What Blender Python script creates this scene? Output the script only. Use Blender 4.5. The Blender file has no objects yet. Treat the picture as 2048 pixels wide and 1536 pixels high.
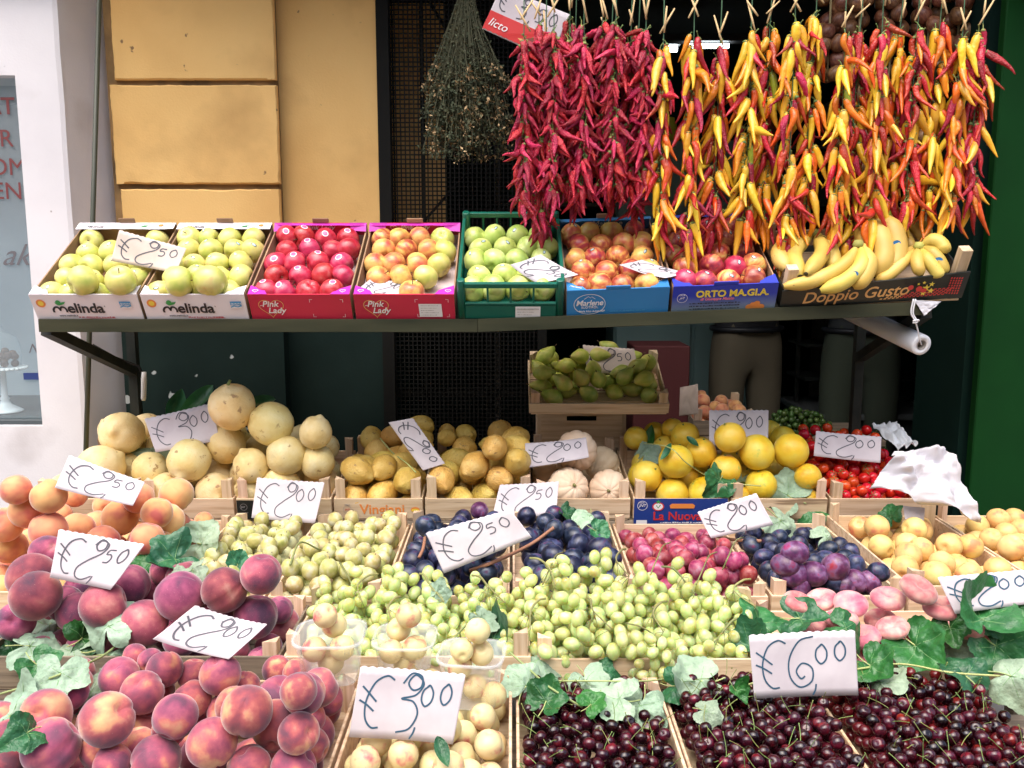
import bpy, math, random
import numpy as np
from mathutils import Vector, Matrix, Euler, Quaternion

random.seed(7); np.random.seed(7)
R = math.radians
scene = bpy.context.scene
COL = scene.collection

# ------------------------------------------------------------------ camera
H = 1.55; PITCH = R(8.3); F = 1750.0
cam_d = bpy.data.cameras.new('camera'); cam = bpy.data.objects.new('camera', cam_d); COL.objects.link(cam)
cam.location = (0, 0, H); cam.rotation_euler = (R(90) - PITCH, 0, 0)
cam_d.sensor_width = 36; cam_d.lens = F / 2048 * 36; cam_d.clip_start = 0.02; cam_d.clip_end = 800
scene.camera = cam

# ------------------------------------------------------------------ world, sun, exposure
SUN_EL, SUN_AZ = R(66), R(205)          # azimuth measured from +Y clockwise: light comes from behind the camera, a little left
w = bpy.data.worlds.new('World'); scene.world = w; w.use_nodes = True
nt = w.node_tree; nt.nodes.clear()
sky = nt.nodes.new('ShaderNodeTexSky'); sky.sky_type = 'NISHITA'; sky.sun_disc = False
sky.sun_elevation = SUN_EL; sky.sun_rotation = SUN_AZ; sky.dust_density = 4.0; sky.air_density = 1.0; sky.ozone_density = 0.6
bg = nt.nodes.new('ShaderNodeBackground'); bg.inputs['Strength'].default_value = 0.14
wo = nt.nodes.new('ShaderNodeOutputWorld')
nt.links.new(sky.outputs[0], bg.inputs[0]); nt.links.new(bg.outputs[0], wo.inputs[0])
sun_d = bpy.data.lights.new('sun', 'SUN'); sun = bpy.data.objects.new('sun', sun_d); COL.objects.link(sun)
sun_d.energy = 1.4; sun_d.angle = R(75); sun_d.color = (1.0, 0.95, 0.9)
sd = Vector((math.sin(SUN_AZ) * math.cos(SUN_EL), math.cos(SUN_AZ) * math.cos(SUN_EL), math.sin(SUN_EL)))
sun.rotation_euler = sd.to_track_quat('Z', 'Y').to_euler(); sun.location = (0, -2, 6)
vs = scene.view_settings
vs.view_transform = 'Standard'; vs.look = 'None'; vs.gamma = 1.0; vs.exposure = 1.42; vs.use_curve_mapping = False

# ------------------------------------------------------------------ pixel helpers (photo pixels 2048 x 1536)
CP, SP = math.cos(PITCH), math.sin(PITCH)
ORG = Vector((0, 0, H))
def ray(u, v):
    a = (u - 1024) / F; b = (768 - v) / F
    return Vector((a, CP + b * SP, -SP + b * CP))
def PY(u, v, Y):
    d = ray(u, v); return ORG + d * (Y / d.y)
def PZ(u, v, z):                       # z measured from camera height
    d = ray(u, v); return ORG + d * (z / d.z)

# ------------------------------------------------------------------ object helpers
def mesh(name, verts, faces, mats=None, smooth=True, fm=None):
    m = bpy.data.meshes.new(name)
    m.from_pydata([tuple(v) for v in verts], [], faces)
    if smooth: m.polygons.foreach_set('use_smooth', [True] * len(m.polygons))
    for x in (mats or []): m.materials.append(x)
    if fm is not None: m.polygons.foreach_set('material_index', fm)
    m.update(); return m
def obj(name, m, parent=None, loc=(0, 0, 0), rot=None, scale=None, kind=None):
    o = bpy.data.objects.new(name, m); COL.objects.link(o)
    o.location = loc
    if rot is not None:
        if isinstance(rot, Quaternion):
            o.rotation_mode = 'QUATERNION'; o.rotation_quaternion = rot
        elif isinstance(rot, Matrix):
            o.rotation_mode = 'QUATERNION'; o.rotation_quaternion = rot.to_quaternion()
        else: o.rotation_euler = rot
    if scale is not None: o.scale = (scale,) * 3 if isinstance(scale, (int, float)) else scale
    if parent is not None: o.parent = parent
    if kind: o['kind'] = kind
    return o
def tag(o, label, cat, group=None):
    o['label'] = label; o['category'] = cat
    if group: o['group'] = group
    return o
def empty(name, loc=(0, 0, 0), rot=(0, 0, 0), label=None, cat=None, group=None):
    o = obj(name, None, None, loc, rot); o.empty_display_size = .05
    if label: tag(o, label, cat, group)
    return o

class MB:
    """collects geometry with a material index per face"""
    def __init__(s): s.v = []; s.f = []; s.m = []
    def add(s, v, f, mi=0):
        o = len(s.v); s.v += [tuple(x) for x in v]; s.f += [tuple(i + o for i in q) for q in f]
        s.m += ([mi] * len(f) if isinstance(mi, int) else list(mi)); return s
    def build(s, name, mats, smooth=True): return mesh(name, s.v, s.f, mats, smooth, s.m)

def g_box(lo, hi, c=0.0):
    x0, y0, z0 = lo; x1, y1, z1 = hi
    if c <= 0:
        v = [(x0,y0,z0),(x1,y0,z0),(x1,y1,z0),(x0,y1,z0),(x0,y0,z1),(x1,y0,z1),(x1,y1,z1),(x0,y1,z1)]
        return v, [(0,3,2,1),(4,5,6,7),(0,1,5,4),(1,2,6,5),(2,3,7,6),(3,0,4,7)]
    v = []; idx = {}
    for i, (X, sx) in enumerate(((x0, 1), (x1, -1))):
        for j, (Y, sy) in enumerate(((y0, 1), (y1, -1))):
            for k, (Z, sz) in enumerate(((z0, 1), (z1, -1))):
                for a, p in enumerate(((X, Y + sy*c, Z + sz*c), (X + sx*c, Y, Z + sz*c), (X + sx*c, Y + sy*c, Z))):
                    idx[i, j, k, a] = len(v); v.append(p)
    f = []
    for a in range(3):
        for s in (0, 1):
            def key(p, q):
                t = [0, 0, 0]; t[a] = s; o = [b for b in range(3) if b != a]; t[o[0]] = p; t[o[1]] = q
                return idx[t[0], t[1], t[2], a]
            q = [key(0,0), key(1,0), key(1,1), key(0,1)]
            if (s == 0) != (a == 1): q = q[::-1]
            f.append(tuple(q))
    for a, b, c2 in ((0,1,2),(0,2,1),(1,2,0)):
        for p in (0, 1):
            for q in (0, 1):
                def k2(e, ax):
                    t = [0,0,0]; t[a] = p; t[b] = q; t[c2] = e; return idx[t[0],t[1],t[2],ax]
                f.append((k2(0,a), k2(1,a), k2(1,b), k2(0,b)))
    for i in (0,1):
        for j in (0,1):
            for k in (0,1): f.append((idx[i,j,k,0], idx[i,j,k,1], idx[i,j,k,2]))
    return v, f
_bc = {}
def boxm(name, sx, sy, sz, mat, c=0.0):
    """box centred in x/y, base at z=0; shared mesh for equal boxes"""
    k = (round(sx, 4), round(sy, 4), round(sz, 4), mat.name, c)
    if k not in _bc:
        v, f = g_box((-sx/2, -sy/2, 0), (sx/2, sy/2, sz), c)
        _bc[k] = mesh(name, v, f, [mat], False)
    return _bc[k]
def g_tube(pts, radii, n=8, caps=True, squash=None):
    pts = [Vector(p) for p in pts]; m = len(pts)
    if isinstance(radii, (int, float)): radii = [radii] * m
    v = []; f = []
    t0 = (pts[1] - pts[0]).normalized()
    nrm = t0.orthogonal().normalized()
    for i in range(m):
        t = (pts[min(i+1, m-1)] - pts[max(i-1, 0)])
        t = t.normalized() if t.length > 1e-9 else t0
        nrm = (nrm - t * nrm.dot(t))
        nrm = nrm.normalized() if nrm.length > 1e-6 else t.orthogonal().normalized()
        b = t.cross(nrm)
        for j in range(n):
            a = 2 * math.pi * j / n
            v.append(pts[i] + (nrm * math.cos(a) + b * math.sin(a)) * radii[i])
    for i in range(m - 1):
        for j in range(n):
            k = (j + 1) % n
            f.append((i*n + j, i*n + k, (i+1)*n + k, (i+1)*n + j))
    if caps:
        f.append(tuple(range(n - 1, -1, -1))); f.append(tuple((m-1)*n + j for j in range(n)))
    return v, f
def g_sphere(nu, nv, fn):
    """fn(direction Vector, phi, theta) -> radius or Vector"""
    v = []; f = []
    def pt(th, ph):
        d = Vector((math.sin(th)*math.cos(ph), math.sin(th)*math.sin(ph), math.cos(th)))
        r = fn(d, ph, th); return d * r if not isinstance(r, Vector) else r
    v.append(pt(0.0001, 0))
    for i in range(1, nv):
        for j in range(nu): v.append(pt(math.pi*i/nv, 2*math.pi*j/nu))
    v.append(pt(math.pi - .0001, 0))
    for j in range(nu): f.append((0, 1 + j, 1 + (j+1) % nu))
    for i in range(nv - 2):
        for j in range(nu):
            a = 1 + i*nu; b = a + nu; k = (j+1) % nu
            f.append((a + j, b + j, b + k, a + k))
    L = len(v) - 1; a = 1 + (nv-2)*nu
    for j in range(nu): f.append((a + j, L, a + (j+1) % nu))
    return v, f
def g_lathe(prof, n=24):
    v = []; f = []
    for r, z in prof:
        for j in range(n):
            a = 2*math.pi*j/n; v.append((r*math.cos(a), r*math.sin(a), z))
    for i in range(len(prof) - 1):
        for j in range(n):
            k = (j+1) % n; f.append((i*n+j, i*n+k, (i+1)*n+k, (i+1)*n+j))
    return v, f
def spline(p, per=8):
    """Catmull-Rom through points"""
    p = [np.array(x, float) for x in p]
    if len(p) < 3: return [p[0] + (p[-1]-p[0])*t for t in np.linspace(0, 1, per)]
    q = [2*p[0] - p[1]] + p + [2*p[-1] - p[-2]]; out = []
    for i in range(1, len(q) - 2):
        for t in np.linspace(0, 1, per, endpoint=False):
            a, b, c, d = q[i-1], q[i], q[i+1], q[i+2]
            out.append(.5*((2*b) + (c-a)*t + (2*a-5*b+4*c-d)*t*t + (3*b-a-3*c+d)*t**3))
    out.append(p[-1]); return out
def rotq(axis, ang): return Quaternion(Vector(axis).normalized(), ang)
def randq():
    return Quaternion(Vector((random.gauss(0,1), random.gauss(0,1), random.gauss(0,1))).normalized(), random.uniform(0, 2*math.pi))
def U(a, b): return random.uniform(a, b)
from mathutils import noise as NZ
def nz(p, s=1.0): return NZ.noise(Vector(p) * s)

# ------------------------------------------------------------------ materials
def srgb(r, g, b):
    def c(x):
        x /= 255; return x/12.92 if x <= .04045 else ((x+.055)/1.055)**2.4
    return (c(r), c(g), c(b))
def M(name, col, rough=.5, ramp=None, nscale=10, detail=3, distort=0.0, var=(0, 0), bump=0, bscale=100, sss=0, sssr=.01, sheen=0,
      coat=0, spec=.5, speck=None, speck2=None, stretch=None, metallic=0, alpha=1, trans=0, coord='Object', grad=None, bdist=.002):
    m = bpy.data.materials.new(name); m.use_nodes = True; t = m.node_tree; N = t.nodes; L = t.links
    b = N['Principled BSDF']
    b.inputs['Roughness'].default_value = rough; b.inputs['Metallic'].default_value = metallic
    b.inputs['Specular IOR Level'].default_value = spec
    if coat: b.inputs['Coat Weight'].default_value = coat; b.inputs['Coat Roughness'].default_value = .08
    if sheen: b.inputs['Sheen Weight'].default_value = sheen; b.inputs['Sheen Roughness'].default_value = .4
    if sss:
        b.inputs['Subsurface Weight'].default_value = sss; b.inputs['Subsurface Radius'].default_value = (sssr, sssr*.6, sssr*.3)
        b.inputs['Subsurface Scale'].default_value = 1.0
    if alpha < 1: b.inputs['Alpha'].default_value = alpha
    if trans: b.inputs['Transmission Weight'].default_value = trans
    tc = N.new('ShaderNodeTexCoord'); oi = N.new('ShaderNodeObjectInfo')
    mul = N.new('ShaderNodeVectorMath'); mul.operation = 'SCALE'; mul.inputs[0].default_value = (37.1, 71.7, 13.3)
    L.new(oi.outputs['Random'], mul.inputs['Scale'])
    add = N.new('ShaderNodeVectorMath'); add.operation = 'ADD'
    if stretch:
        sc = N.new('ShaderNodeVectorMath'); sc.operation = 'MULTIPLY'; sc.inputs[1].default_value = stretch
        L.new(tc.outputs[coord], sc.inputs[0]); L.new(sc.outputs[0], add.inputs[0])
    else: L.new(tc.outputs[coord], add.inputs[0])
    L.new(mul.outputs[0], add.inputs[1]); vec = add.outputs[0]
    if ramp:
        n = N.new('ShaderNodeTexNoise'); n.inputs['Scale'].default_value = nscale; n.inputs['Detail'].default_value = detail
        n.inputs['Distortion'].default_value = distort
        L.new(vec, n.inputs['Vector'])
        r = N.new('ShaderNodeValToRGB'); e = r.color_ramp.elements
        e[0].position = ramp[0][0]; e[0].color = (*ramp[0][1], 1); e[1].position = ramp[-1][0]; e[1].color = (*ramp[-1][1], 1)
        for p, c in ramp[1:-1]: x = e.new(p); x.color = (*c, 1)
        L.new(n.outputs['Fac'], r.inputs[0]); cur = r.outputs[0]
    else:
        rgb = N.new('ShaderNodeRGB'); rgb.outputs[0].default_value = (*col, 1); cur = rgb.outputs[0]
    for sp in (speck, speck2):
        if sp:
            s, thr, wd, c = sp
            n2 = N.new('ShaderNodeTexNoise'); n2.inputs['Scale'].default_value = s; n2.inputs['Detail'].default_value = 4
            L.new(vec, n2.inputs['Vector'])
            mr = N.new('ShaderNodeMapRange'); mr.inputs['From Min'].default_value = thr; mr.inputs['From Max'].default_value = thr + wd
            L.new(n2.outputs['Fac'], mr.inputs['Value'])
            mx = N.new('ShaderNodeMix'); mx.data_type = 'RGBA'; mx.inputs[7].default_value = (*c, 1)
            L.new(mr.outputs[0], mx.inputs[0]); L.new(cur, mx.inputs[6]); cur = mx.outputs[2]
    if grad:   # colour along local z: (z0, z1, colour at z1 end)
        sp3 = N.new('ShaderNodeSeparateXYZ'); L.new(tc.outputs['Object'], sp3.inputs[0])
        mr = N.new('ShaderNodeMapRange'); mr.inputs['From Min'].default_value = grad[0]; mr.inputs['From Max'].default_value = grad[1]
        L.new(sp3.outputs['Z'], mr.inputs['Value'])
        mx = N.new('ShaderNodeMix'); mx.data_type = 'RGBA'; mx.inputs[7].default_value = (*grad[2], 1)
        L.new(mr.outputs[0], mx.inputs[0]); L.new(cur, mx.inputs[6]); cur = mx.outputs[2]
    if var[0] or var[1]:
        hs = N.new('ShaderNodeHueSaturation')
        m1 = N.new('ShaderNodeMapRange'); m1.inputs['To Min'].default_value = .5 - var[0]; m1.inputs['To Max'].default_value = .5 + var[0]
        m2 = N.new('ShaderNodeMapRange'); m2.inputs['To Min'].default_value = 1 - var[1]; m2.inputs['To Max'].default_value = 1 + var[1]
        fr = N.new('ShaderNodeMath'); fr.operation = 'MULTIPLY'; fr.inputs[1].default_value = 17.31
        fr2 = N.new('ShaderNodeMath'); fr2.operation = 'FRACT'
        L.new(oi.outputs['Random'], fr.inputs[0]); L.new(fr.outputs[0], fr2.inputs[0])
        L.new(oi.outputs['Random'], m1.inputs['Value']); L.new(fr2.outputs[0], m2.inputs['Value'])
        L.new(m1.outputs[0], hs.inputs['Hue']); L.new(m2.outputs[0], hs.inputs['Value'])
        L.new(cur, hs.inputs['Color']); cur = hs.outputs[0]
    L.new(cur, b.inputs['Base Color'])
    if bump:
        n3 = N.new('ShaderNodeTexNoise'); n3.inputs['Scale'].default_value = bscale; n3.inputs['Detail'].default_value = 3
        L.new(vec, n3.inputs['Vector'])
        bp = N.new('ShaderNodeBump'); bp.inputs['Strength'].default_value = bump; bp.inputs['Distance'].default_value = bdist
        L.new(n3.outputs['Fac'], bp.inputs['Height']); L.new(bp.outputs[0], b.inputs['Normal'])
    return m
def clear_mat(name, tint, amount, rough=.08):
    """thin clear plastic or glass: mostly transparent, partly glossy"""
    m = bpy.data.materials.new(name); m.use_nodes = True; t = m.node_tree; N = t.nodes; L = t.links
    N.clear(); out = N.new('ShaderNodeOutputMaterial'); mix = N.new('ShaderNodeMixShader'); mix.inputs[0].default_value = amount
    tr = N.new('ShaderNodeBsdfTransparent'); tr.inputs[0].default_value = (*tint, 1)
    p = N.new('ShaderNodeBsdfPrincipled'); p.inputs['Base Color'].default_value = (.85, .88, .9, 1); p.inputs['Roughness'].default_value = rough
    L.new(tr.outputs[0], mix.inputs[1]); L.new(p.outputs[0], mix.inputs[2]); L.new(mix.outputs[0], out.inputs[0])
    return m

wood = M('crate_wood', (.6,.45,.3), .75, [(.3,(.50,.34,.20)),(.5,(.66,.49,.32)),(.7,(.74,.58,.40))], 14, 4, stretch=(.35,6,6), var=(.01,.16), bump=.3, bscale=60, speck=(9,.66,.06,(.3,.2,.12)))
woodv = M('post_wood', (.6,.45,.3), .75, [(.3,(.48,.32,.19)),(.5,(.62,.45,.30)),(.7,(.70,.54,.38))], 14, 4, stretch=(6,6,.5), var=(.012,.18), bump=.3, bscale=60)
woodgrey = M('weathered_wood', (.3,.25,.2), .85, [(.3,(.14,.11,.08)),(.7,(.32,.25,.18))], 14, 4, stretch=(.35,6,6), var=(.01,.15), bump=.3, bscale=60)
yellow_wall = M('yellow_plaster', (.6,.36,.12), .9, [(.25,(.68,.40,.135)),(.5,(.80,.50,.18)),(.75,(.84,.55,.21))], 2.2, 7, bump=.5, bscale=160, speck=(3,.58,.22,(.56,.33,.115)), speck2=(26,.72,.03,(.26,.15,.07)))
yellow_dirty = M('yellow_plaster_grimy', (.5,.3,.1), .95, [(.3,(.16,.10,.05)),(.5,(.45,.27,.09)),(.7,(.60,.37,.13))], 9, 6, bump=.4, bscale=150)
joint_m = M('joint_grime', (.2,.13,.06), .95, [(.3,(.10,.065,.03)),(.7,(.33,.2,.08))], 8, 5)
white_wall = M('white_plaster', (.70,.68,.69), .9, [(.3,(.63,.61,.63)),(.6,(.71,.69,.705))], 3, 6, bump=.3, bscale=160, speck=(3.5,.60,.2,(.50,.47,.475)), speck2=(30,.73,.03,(.34,.31,.30)))
dado_m = M('dark_green_paint', (.02,.035,.03), .75, [(.3,(.006,.014,.012)),(.7,(.013,.026,.023))], 3, 5, spec=.1, bump=.25, bscale=80, speck=(5,.675,.008,(.42,.45,.44)), speck2=(11,.74,.02,(.02,.02,.02)))
green_paint = M('green_paint', (.006,.07,.01), .6, [(.3,(.003,.031,.006)),(.7,(.004,.046,.008))], 3, 4, spec=.12, bump=.1, bscale=40)
dark_green = M('shop_green_paint', (.01,.035,.028), .8, [(.3,(.005,.018,.014)),(.7,(.009,.032,.025))], 1.2, 4, spec=.1)
black_iron = M('black_iron', (.008,.008,.007), .7, spec=.15, bump=.3, bscale=60)
dark_steel = M('dark_steel', (.02,.023,.02), .6, [(.3,(.010,.013,.011)),(.7,(.028,.030,.025))], 12, 4, spec=.2)
shelf_steel = M('olive_shelf_edge', (.05,.052,.03), .6, [(.3,(.022,.026,.014)),(.7,(.055,.055,.03))], 6, 4, spec=.2, stretch=(.4,3,3))
paper = M('price_card', (.80,.74,.77), .85, [(.35,(.54,.49,.52)),(.65,(.61,.565,.59))], 18, 3, var=(.01,.04))
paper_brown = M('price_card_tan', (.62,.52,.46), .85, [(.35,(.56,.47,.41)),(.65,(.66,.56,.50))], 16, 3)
ink = M('pen_ink', (.085,.085,.105), .6)
ink_blue = M('pen_ink_blue', (.03,.09,.15), .6)

# ================================================================== the setting
def Z(zrel): return H + zrel
# ground: paving sheet to the horizon
gm = M('street_paving', (.2,.19,.18), .85, [(.3,(.13,.125,.12)),(.7,(.24,.23,.22))], 1.5, 6, bump=.4, bscale=30)
g = obj('ground', mesh('ground', [(-300,-300,0),(300,-300,0),(300,300,0),(-300,300,0)], [(0,1,2,3)], [gm], False)); g['kind'] = 'structure'

# ---- yellow building with the shop
bld = empty('shop_building', (0, 3.4, 0), label='yellow plastered building with rusticated pilaster and dark open shop front', cat='building')
def part(name, lo, hi, mat, parent=bld, c=0, kind=None):
    """axis-aligned box given in world coordinates with zrel heights"""
    v, f = g_box((lo[0], lo[1], Z(lo[2])), (hi[0], hi[1], Z(hi[2])), c)
    L = parent.location
    v = [(x - L.x, y - L.y, z - L.z) for x, y, z in v]
    return obj(name, mesh(name, v, f, [mat], False), parent, kind=kind)
TOP = 3.4
part('plaster_wall', (-1.69, 3.36, -.1), (-.475, 3.60, TOP), yellow_wall)
part('dado_wall', (-1.69, 3.355, -H), (-.475, 3.60, -.103), dado_m)
part('pilaster_core', (-1.475, 3.315, -.1), (-.862, 3.358, TOP), joint_m)
part('pilaster_base', (-1.47, 3.285, -H), (-.86, 3.353, -.104), dado_m)
zs = -.098; i = 0
while zs < TOP - .1:
    z1 = min([.245, .615, .985, 1.36, 1.73, 2.1, 2.47, 2.84, 3.21, TOP, TOP][i], TOP); dx = U(-.007, .007)
    xa, xb = -1.462 + dx + (.02 if i % 2 == 0 else 0), -.855 + dx*.5; za, zb = Z(zs), Z(z1); yf = 3.297 + U(-.003,.003); n_ = 40; rim = []
    for a_, b_ in (((xa,za),(xb,za)), ((xb,za),(xb,zb)), ((xb,zb),(xa,zb)), ((xa,zb),(xa,za))):
        for k in range(n_): rim.append((a_[0] + (b_[0]-a_[0])*k/n_, a_[1] + (b_[1]-a_[1])*k/n_))
    cx, cz = (xa+xb)/2, (za+zb)/2; vv = []; N_ = len(rim)
    for off, yy, am in ((0, 3.316, .2), (.0, yf + .006, 1), (.005, yf, 1), (.03, yf, .3)):
        for k, (x, z) in enumerate(rim):
            q = (.002*nz((x*14, i*3.1, z*14)) + .0018*nz((x*45, i*1.7, z*45)) - .006*max(0, nz((x*7, i*9.7, z*7)) - .35)*3)*am - off
            sx = 1 if x > cx else -1; sz = 1 if z > cz else -1; ex = abs(x-cx)/(xb-xa); ez = abs(z-cz)/(zb-za)
            vv.append((x + (sx*q if ex >= ez else 0) - (sx*off if ex < ez and ex > .42 else 0) - bld.location.x, yy - bld.location.y + .001*nz((x*9, z*9, i)), z + (sz*q if ez > ex else 0)))
    ff = [(r_*N_+k, r_*N_+(k+1) % N_, (r_+1)*N_+(k+1) % N_, (r_+1)*N_+k) for r_ in range(3) for k in range(N_)] + [tuple(3*N_+k for k in range(N_))]
    obj('pilaster_block', mesh('pilaster_block', vv, ff, [yellow_wall], False), bld)
    zs = z1 + .019; i += 1
part('lintel_wall', (-.47, 3.36, 1.25), (4.2, 3.60, TOP), yellow_wall)
part('upper_wall', (-5, 3.30, TOP + .002), (4.2, 3.62, TOP + 4.5), yellow_wall)
part('side_wall', (1.56, 3.0, -H), (4.2, 3.35, 1.245), dark_green)
# shop room
part('room_floor', (-.6, 3.35, -H), (2.6, 7.0, -H + .15), M('shop_floor', (.05,.05,.045), .7))
part('room_back_wall', (-.6, 7.0, -H), (2.6, 7.1, 1.6), dark_green)
part('room_left_wall', (-.7, 3.61, -H), (-.6, 7.0, 1.6), dark_green)
part('room_right_wall', (2.6, 3.36, -H), (2.7, 7.0, 1.6), dark_green)
part('room_ceiling', (-.7, 3.61, 1.6), (2.7, 7.1, 1.7), M('shop_ceiling', (.12,.13,.12), .9))
part('door_reveal', (-.47, 3.62, -.06), (-.27, 3.70, 1.5), yellow_wall)

# ---- unseen canvas canopy added to shade the upper wall, and the house across the street
awn = empty('shade_awning', (.4, 3.3, 0), label='unseen canvas canopy added above the picture to shade the wall', cat='shade_awning')
canvas = M('shade_canvas', (.30,.28,.24), .9)
v = [(-1.95, 2.60-3.3, Z(1.38)), (1.75, 2.60-3.3, Z(1.38)), (1.75, -.005, Z(1.95)), (-1.95, -.005, Z(1.95))]
v += [(x, y + .004, z_ - .012) for x, y, z_ in v] ; obj('canopy', mesh('canopy', v, [(0,1,2,3),(7,6,5,4),(0,4,5,1),(1,5,6,2),(2,6,7,3),(3,7,4,0)], [canvas], False), awn)
for xx in (-1.9, 1.7): obj('arm', mesh('arm', *g_tube([(xx, -.69, Z(1.365)), (xx, -.01, Z(1.5))], .014, 8), [dark_steel]), awn)
opp = empty('opposite_house', (0, -6, 0), label='pale plastered house across the street behind the viewer', cat='building')
ow = M('opposite_plaster', (.42,.36,.29), .9, [(.3,(.36,.31,.25)),(.7,(.46,.40,.32))], 1, 4); sh_m = M('opposite_shutter', (.06,.10,.07), .7)
obj('wall', mesh('wall', *g_box((-14,-.5,0),(14,0,7.0)), [ow], False), opp)
for fl in (0, 1):
    for q in range(-5, 6): obj('window', boxm('opp_window', 1.0, .06, 1.6, sh_m), opp, (q*2.3, .031, 1.0 + 3.2*fl))

# ---- iron grille leaf with wire mesh beside the pilaster
gr = empty('iron_grille', (-.2, 3.40, 0), label='black iron grille door with wire mesh behind the dried herbs', cat='grille')
for nm, lo, hi in (('frame_bar', (-.497,3.345,-H), (-.452,3.395,1.24)), ('frame_bar', (.10,3.385,-H), (.135,3.42,1.24)),
                   ('cross_bar', (-.452,3.405,.085), (.10,3.42,.105)), ('cross_bar', (-.452,3.405,.93), (.10,3.42,.96)), ('cross_bar', (-.452,3.405,-.55), (.10,3.42,-.52)),
                   ('upright_bar', (-.345,3.405,-H), (-.33,3.42,1.24)), ('upright_bar', (-.10,3.405,-H), (-.085,3.42,1.24))):
    part(nm, lo, hi, black_iron, gr)
mb = MB()
step = .0168; wr = .0024
x = -.452
while x < .10:
    mb.add(*g_box((x - wr + .2, -.012, .3), (x + wr + .2, -.0075, H + 1.24))); x += step
z = .3
while z < H + 1.24:
    mb.add(*g_box((-.252, -.0074, z - wr), (.30, -.003, z + wr))); z += step
obj('wire_mesh', mb.build('wire_mesh', [black_iron], False), gr, kind='stuff')
for cx, cz, rr in ((-.26, .50, .085), (-.01, .15, .075), (-.2, .78, .06)):
    pts = [(cx + .2 + math.cos(a)*rr*(1 - a/20), .012, H + cz + math.sin(a)*rr*(1 - a/20)) for a in np.linspace(0, 9, 40)]
    obj('scroll', mesh('scroll', *g_tube(pts, .006, 6), [black_iron]), gr)
for a, b in (((-.44,.02),(-.05,.45)), ((-.44,1.15),(-.1,.60))):
    obj('diagonal_bar', mesh('diagonal_bar', *g_tube([(a[0]+.2,.012,H+a[1]),(b[0]+.2,.012,H+b[1])], .006, 6), [black_iron]), gr)

# ---- white building with the cake shop window on the left
bak = empty('bakery_building', (-2.5, 3.15, 0), label='white plastered building with a cake shop window at the left edge', cat='building')
v = []; L0 = bak.location
def loc(p): return (p[0] - L0.x, p[1] - L0.y, p[2])
mb = MB()
WX, WZ0, WZ1 = -1.72, Z(-.615), Z(.62)
for lo, hi in (((-6, 3.15, 0), (-2.7, 3.34, 8)), ((-2.7, 3.15, 0), (WX, 3.34, WZ0)), ((-2.7, 3.15, WZ1), (WX, 3.34, 8))):
    vv, ff = g_box(lo, hi); mb.add([loc(p) for p in vv], ff)
sec = [(WX, 3.15), (-1.575, 3.15), (-1.56, 3.155), (-1.555, 3.17), (-1.487, 3.36), (WX, 3.36)]
zl = np.linspace(0, 8, 90); vv = []
for zz in zl:
    for k, (px, py) in enumerate(sec):
        jit = .004*nz((px*9, py*9, zz*4)) + .003*nz((px, 3, zz*17)) if k in (1, 2, 3, 4) else 0
        vv.append(loc((px + jit, py, zz)))
n = len(sec); ff = [(i*n+j, i*n+(j+1) % n, (i+1)*n+(j+1) % n, (i+1)*n+j) for i in range(len(zl)-1) for j in range(n)]
mb.add(vv, ff)
obj('wall', mb.build('wall', [white_wall], False), bak)
part('cornice_block', (-6, 3.10, .93), (-1.53, 3.149, 1.06), M('cornice_grey', (.50,.50,.52), .85, bump=.3, bscale=90), bak, c=.006)
part('window_sill', (-2.7, 3.175, -.645), (WX, 3.75, -.596), M('sill_slate', (.05,.065,.07), .6), bak, c=.004)
part('window_back', (-2.7, 3.75, -.6), (WX + .02, 3.78, .64), M('window_backdrop', (.44,.50,.54), .9, [(.3,(.36,.42,.46)),(.7,(.52,.57,.60))], 2.5, 3), bak)
part('window_side', (WX - .001, 3.36, -.6), (WX + .02, 3.75, .64), M('window_side', (.45,.5,.53), .9), bak)
part('window_ceiling', (-2.7, 3.34, .62), (WX + .02, 3.75, .64), M('window_top', (.4,.43,.45), .9), bak)
glass = clear_mat('window_glass', (.90,.95,.96), .10, .03)
pane = part('window_pane', (-2.7, 3.20, -.594), (WX - .002, 3.204, .62), glass, bak)

# lettering helper ---------------------------------------------------
_tc = {}
def text_mesh(body, size, mat, bold=0.0, shear=0.0, spacing=1.0, align='LEFT', extrude=.0003):
    c = bpy.data.curves.new('lettering', 'FONT'); c.body = body; c.size = size; c.shear = shear; c.offset = bold * size
    c.space_character = spacing; c.align_x = align; c.extrude = extrude; c.resolution_u = 4
    o = bpy.data.objects.new('tmp', c); m = bpy.data.meshes.new_from_object(o); bpy.data.objects.remove(o); bpy.data.curves.remove(c)
    m.materials.clear(); m.materials.append(mat); m.name = 'lettering'; return m
def warp(m, fn):
    for v in m.vertices: v.co = fn(v.co)
    m.update(); return m
letter_red = M('letter_brick_red', (.16,.03,.03), .6); letter_grey = M('letter_grey', (.12,.11,.12), .6)
def on_pane(body, u, v, size, mat, shear=0, bold=0):
    p = PY(u, v, 3.196)
    m = text_mesh(body, size, mat, bold, shear)
    obj('lettering', m, pane, (p.x - L0.x, p.y - L0.y, p.z), (R(90), 0, 0))
on_pane('AT', -28, 228, .082, letter_red, bold=.012)
on_pane('ER', -25, 293, .085, letter_red)
on_pane('OM', -22, 350, .085, letter_red)
on_pane('EN', -14, 398, .085, letter_red)
on_pane('ak', 3, 530, .11, letter_grey, shear=.5)
on_pane('N', 56, 706, .05, letter_grey, shear=.4)
blue_tag = M('blue_tag', (.02,.04,.16), .5)
part('blue_sticker', (-1.80, 3.194, -.45), (-1.722, 3.1985, -.425), blue_tag, bak)

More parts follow.
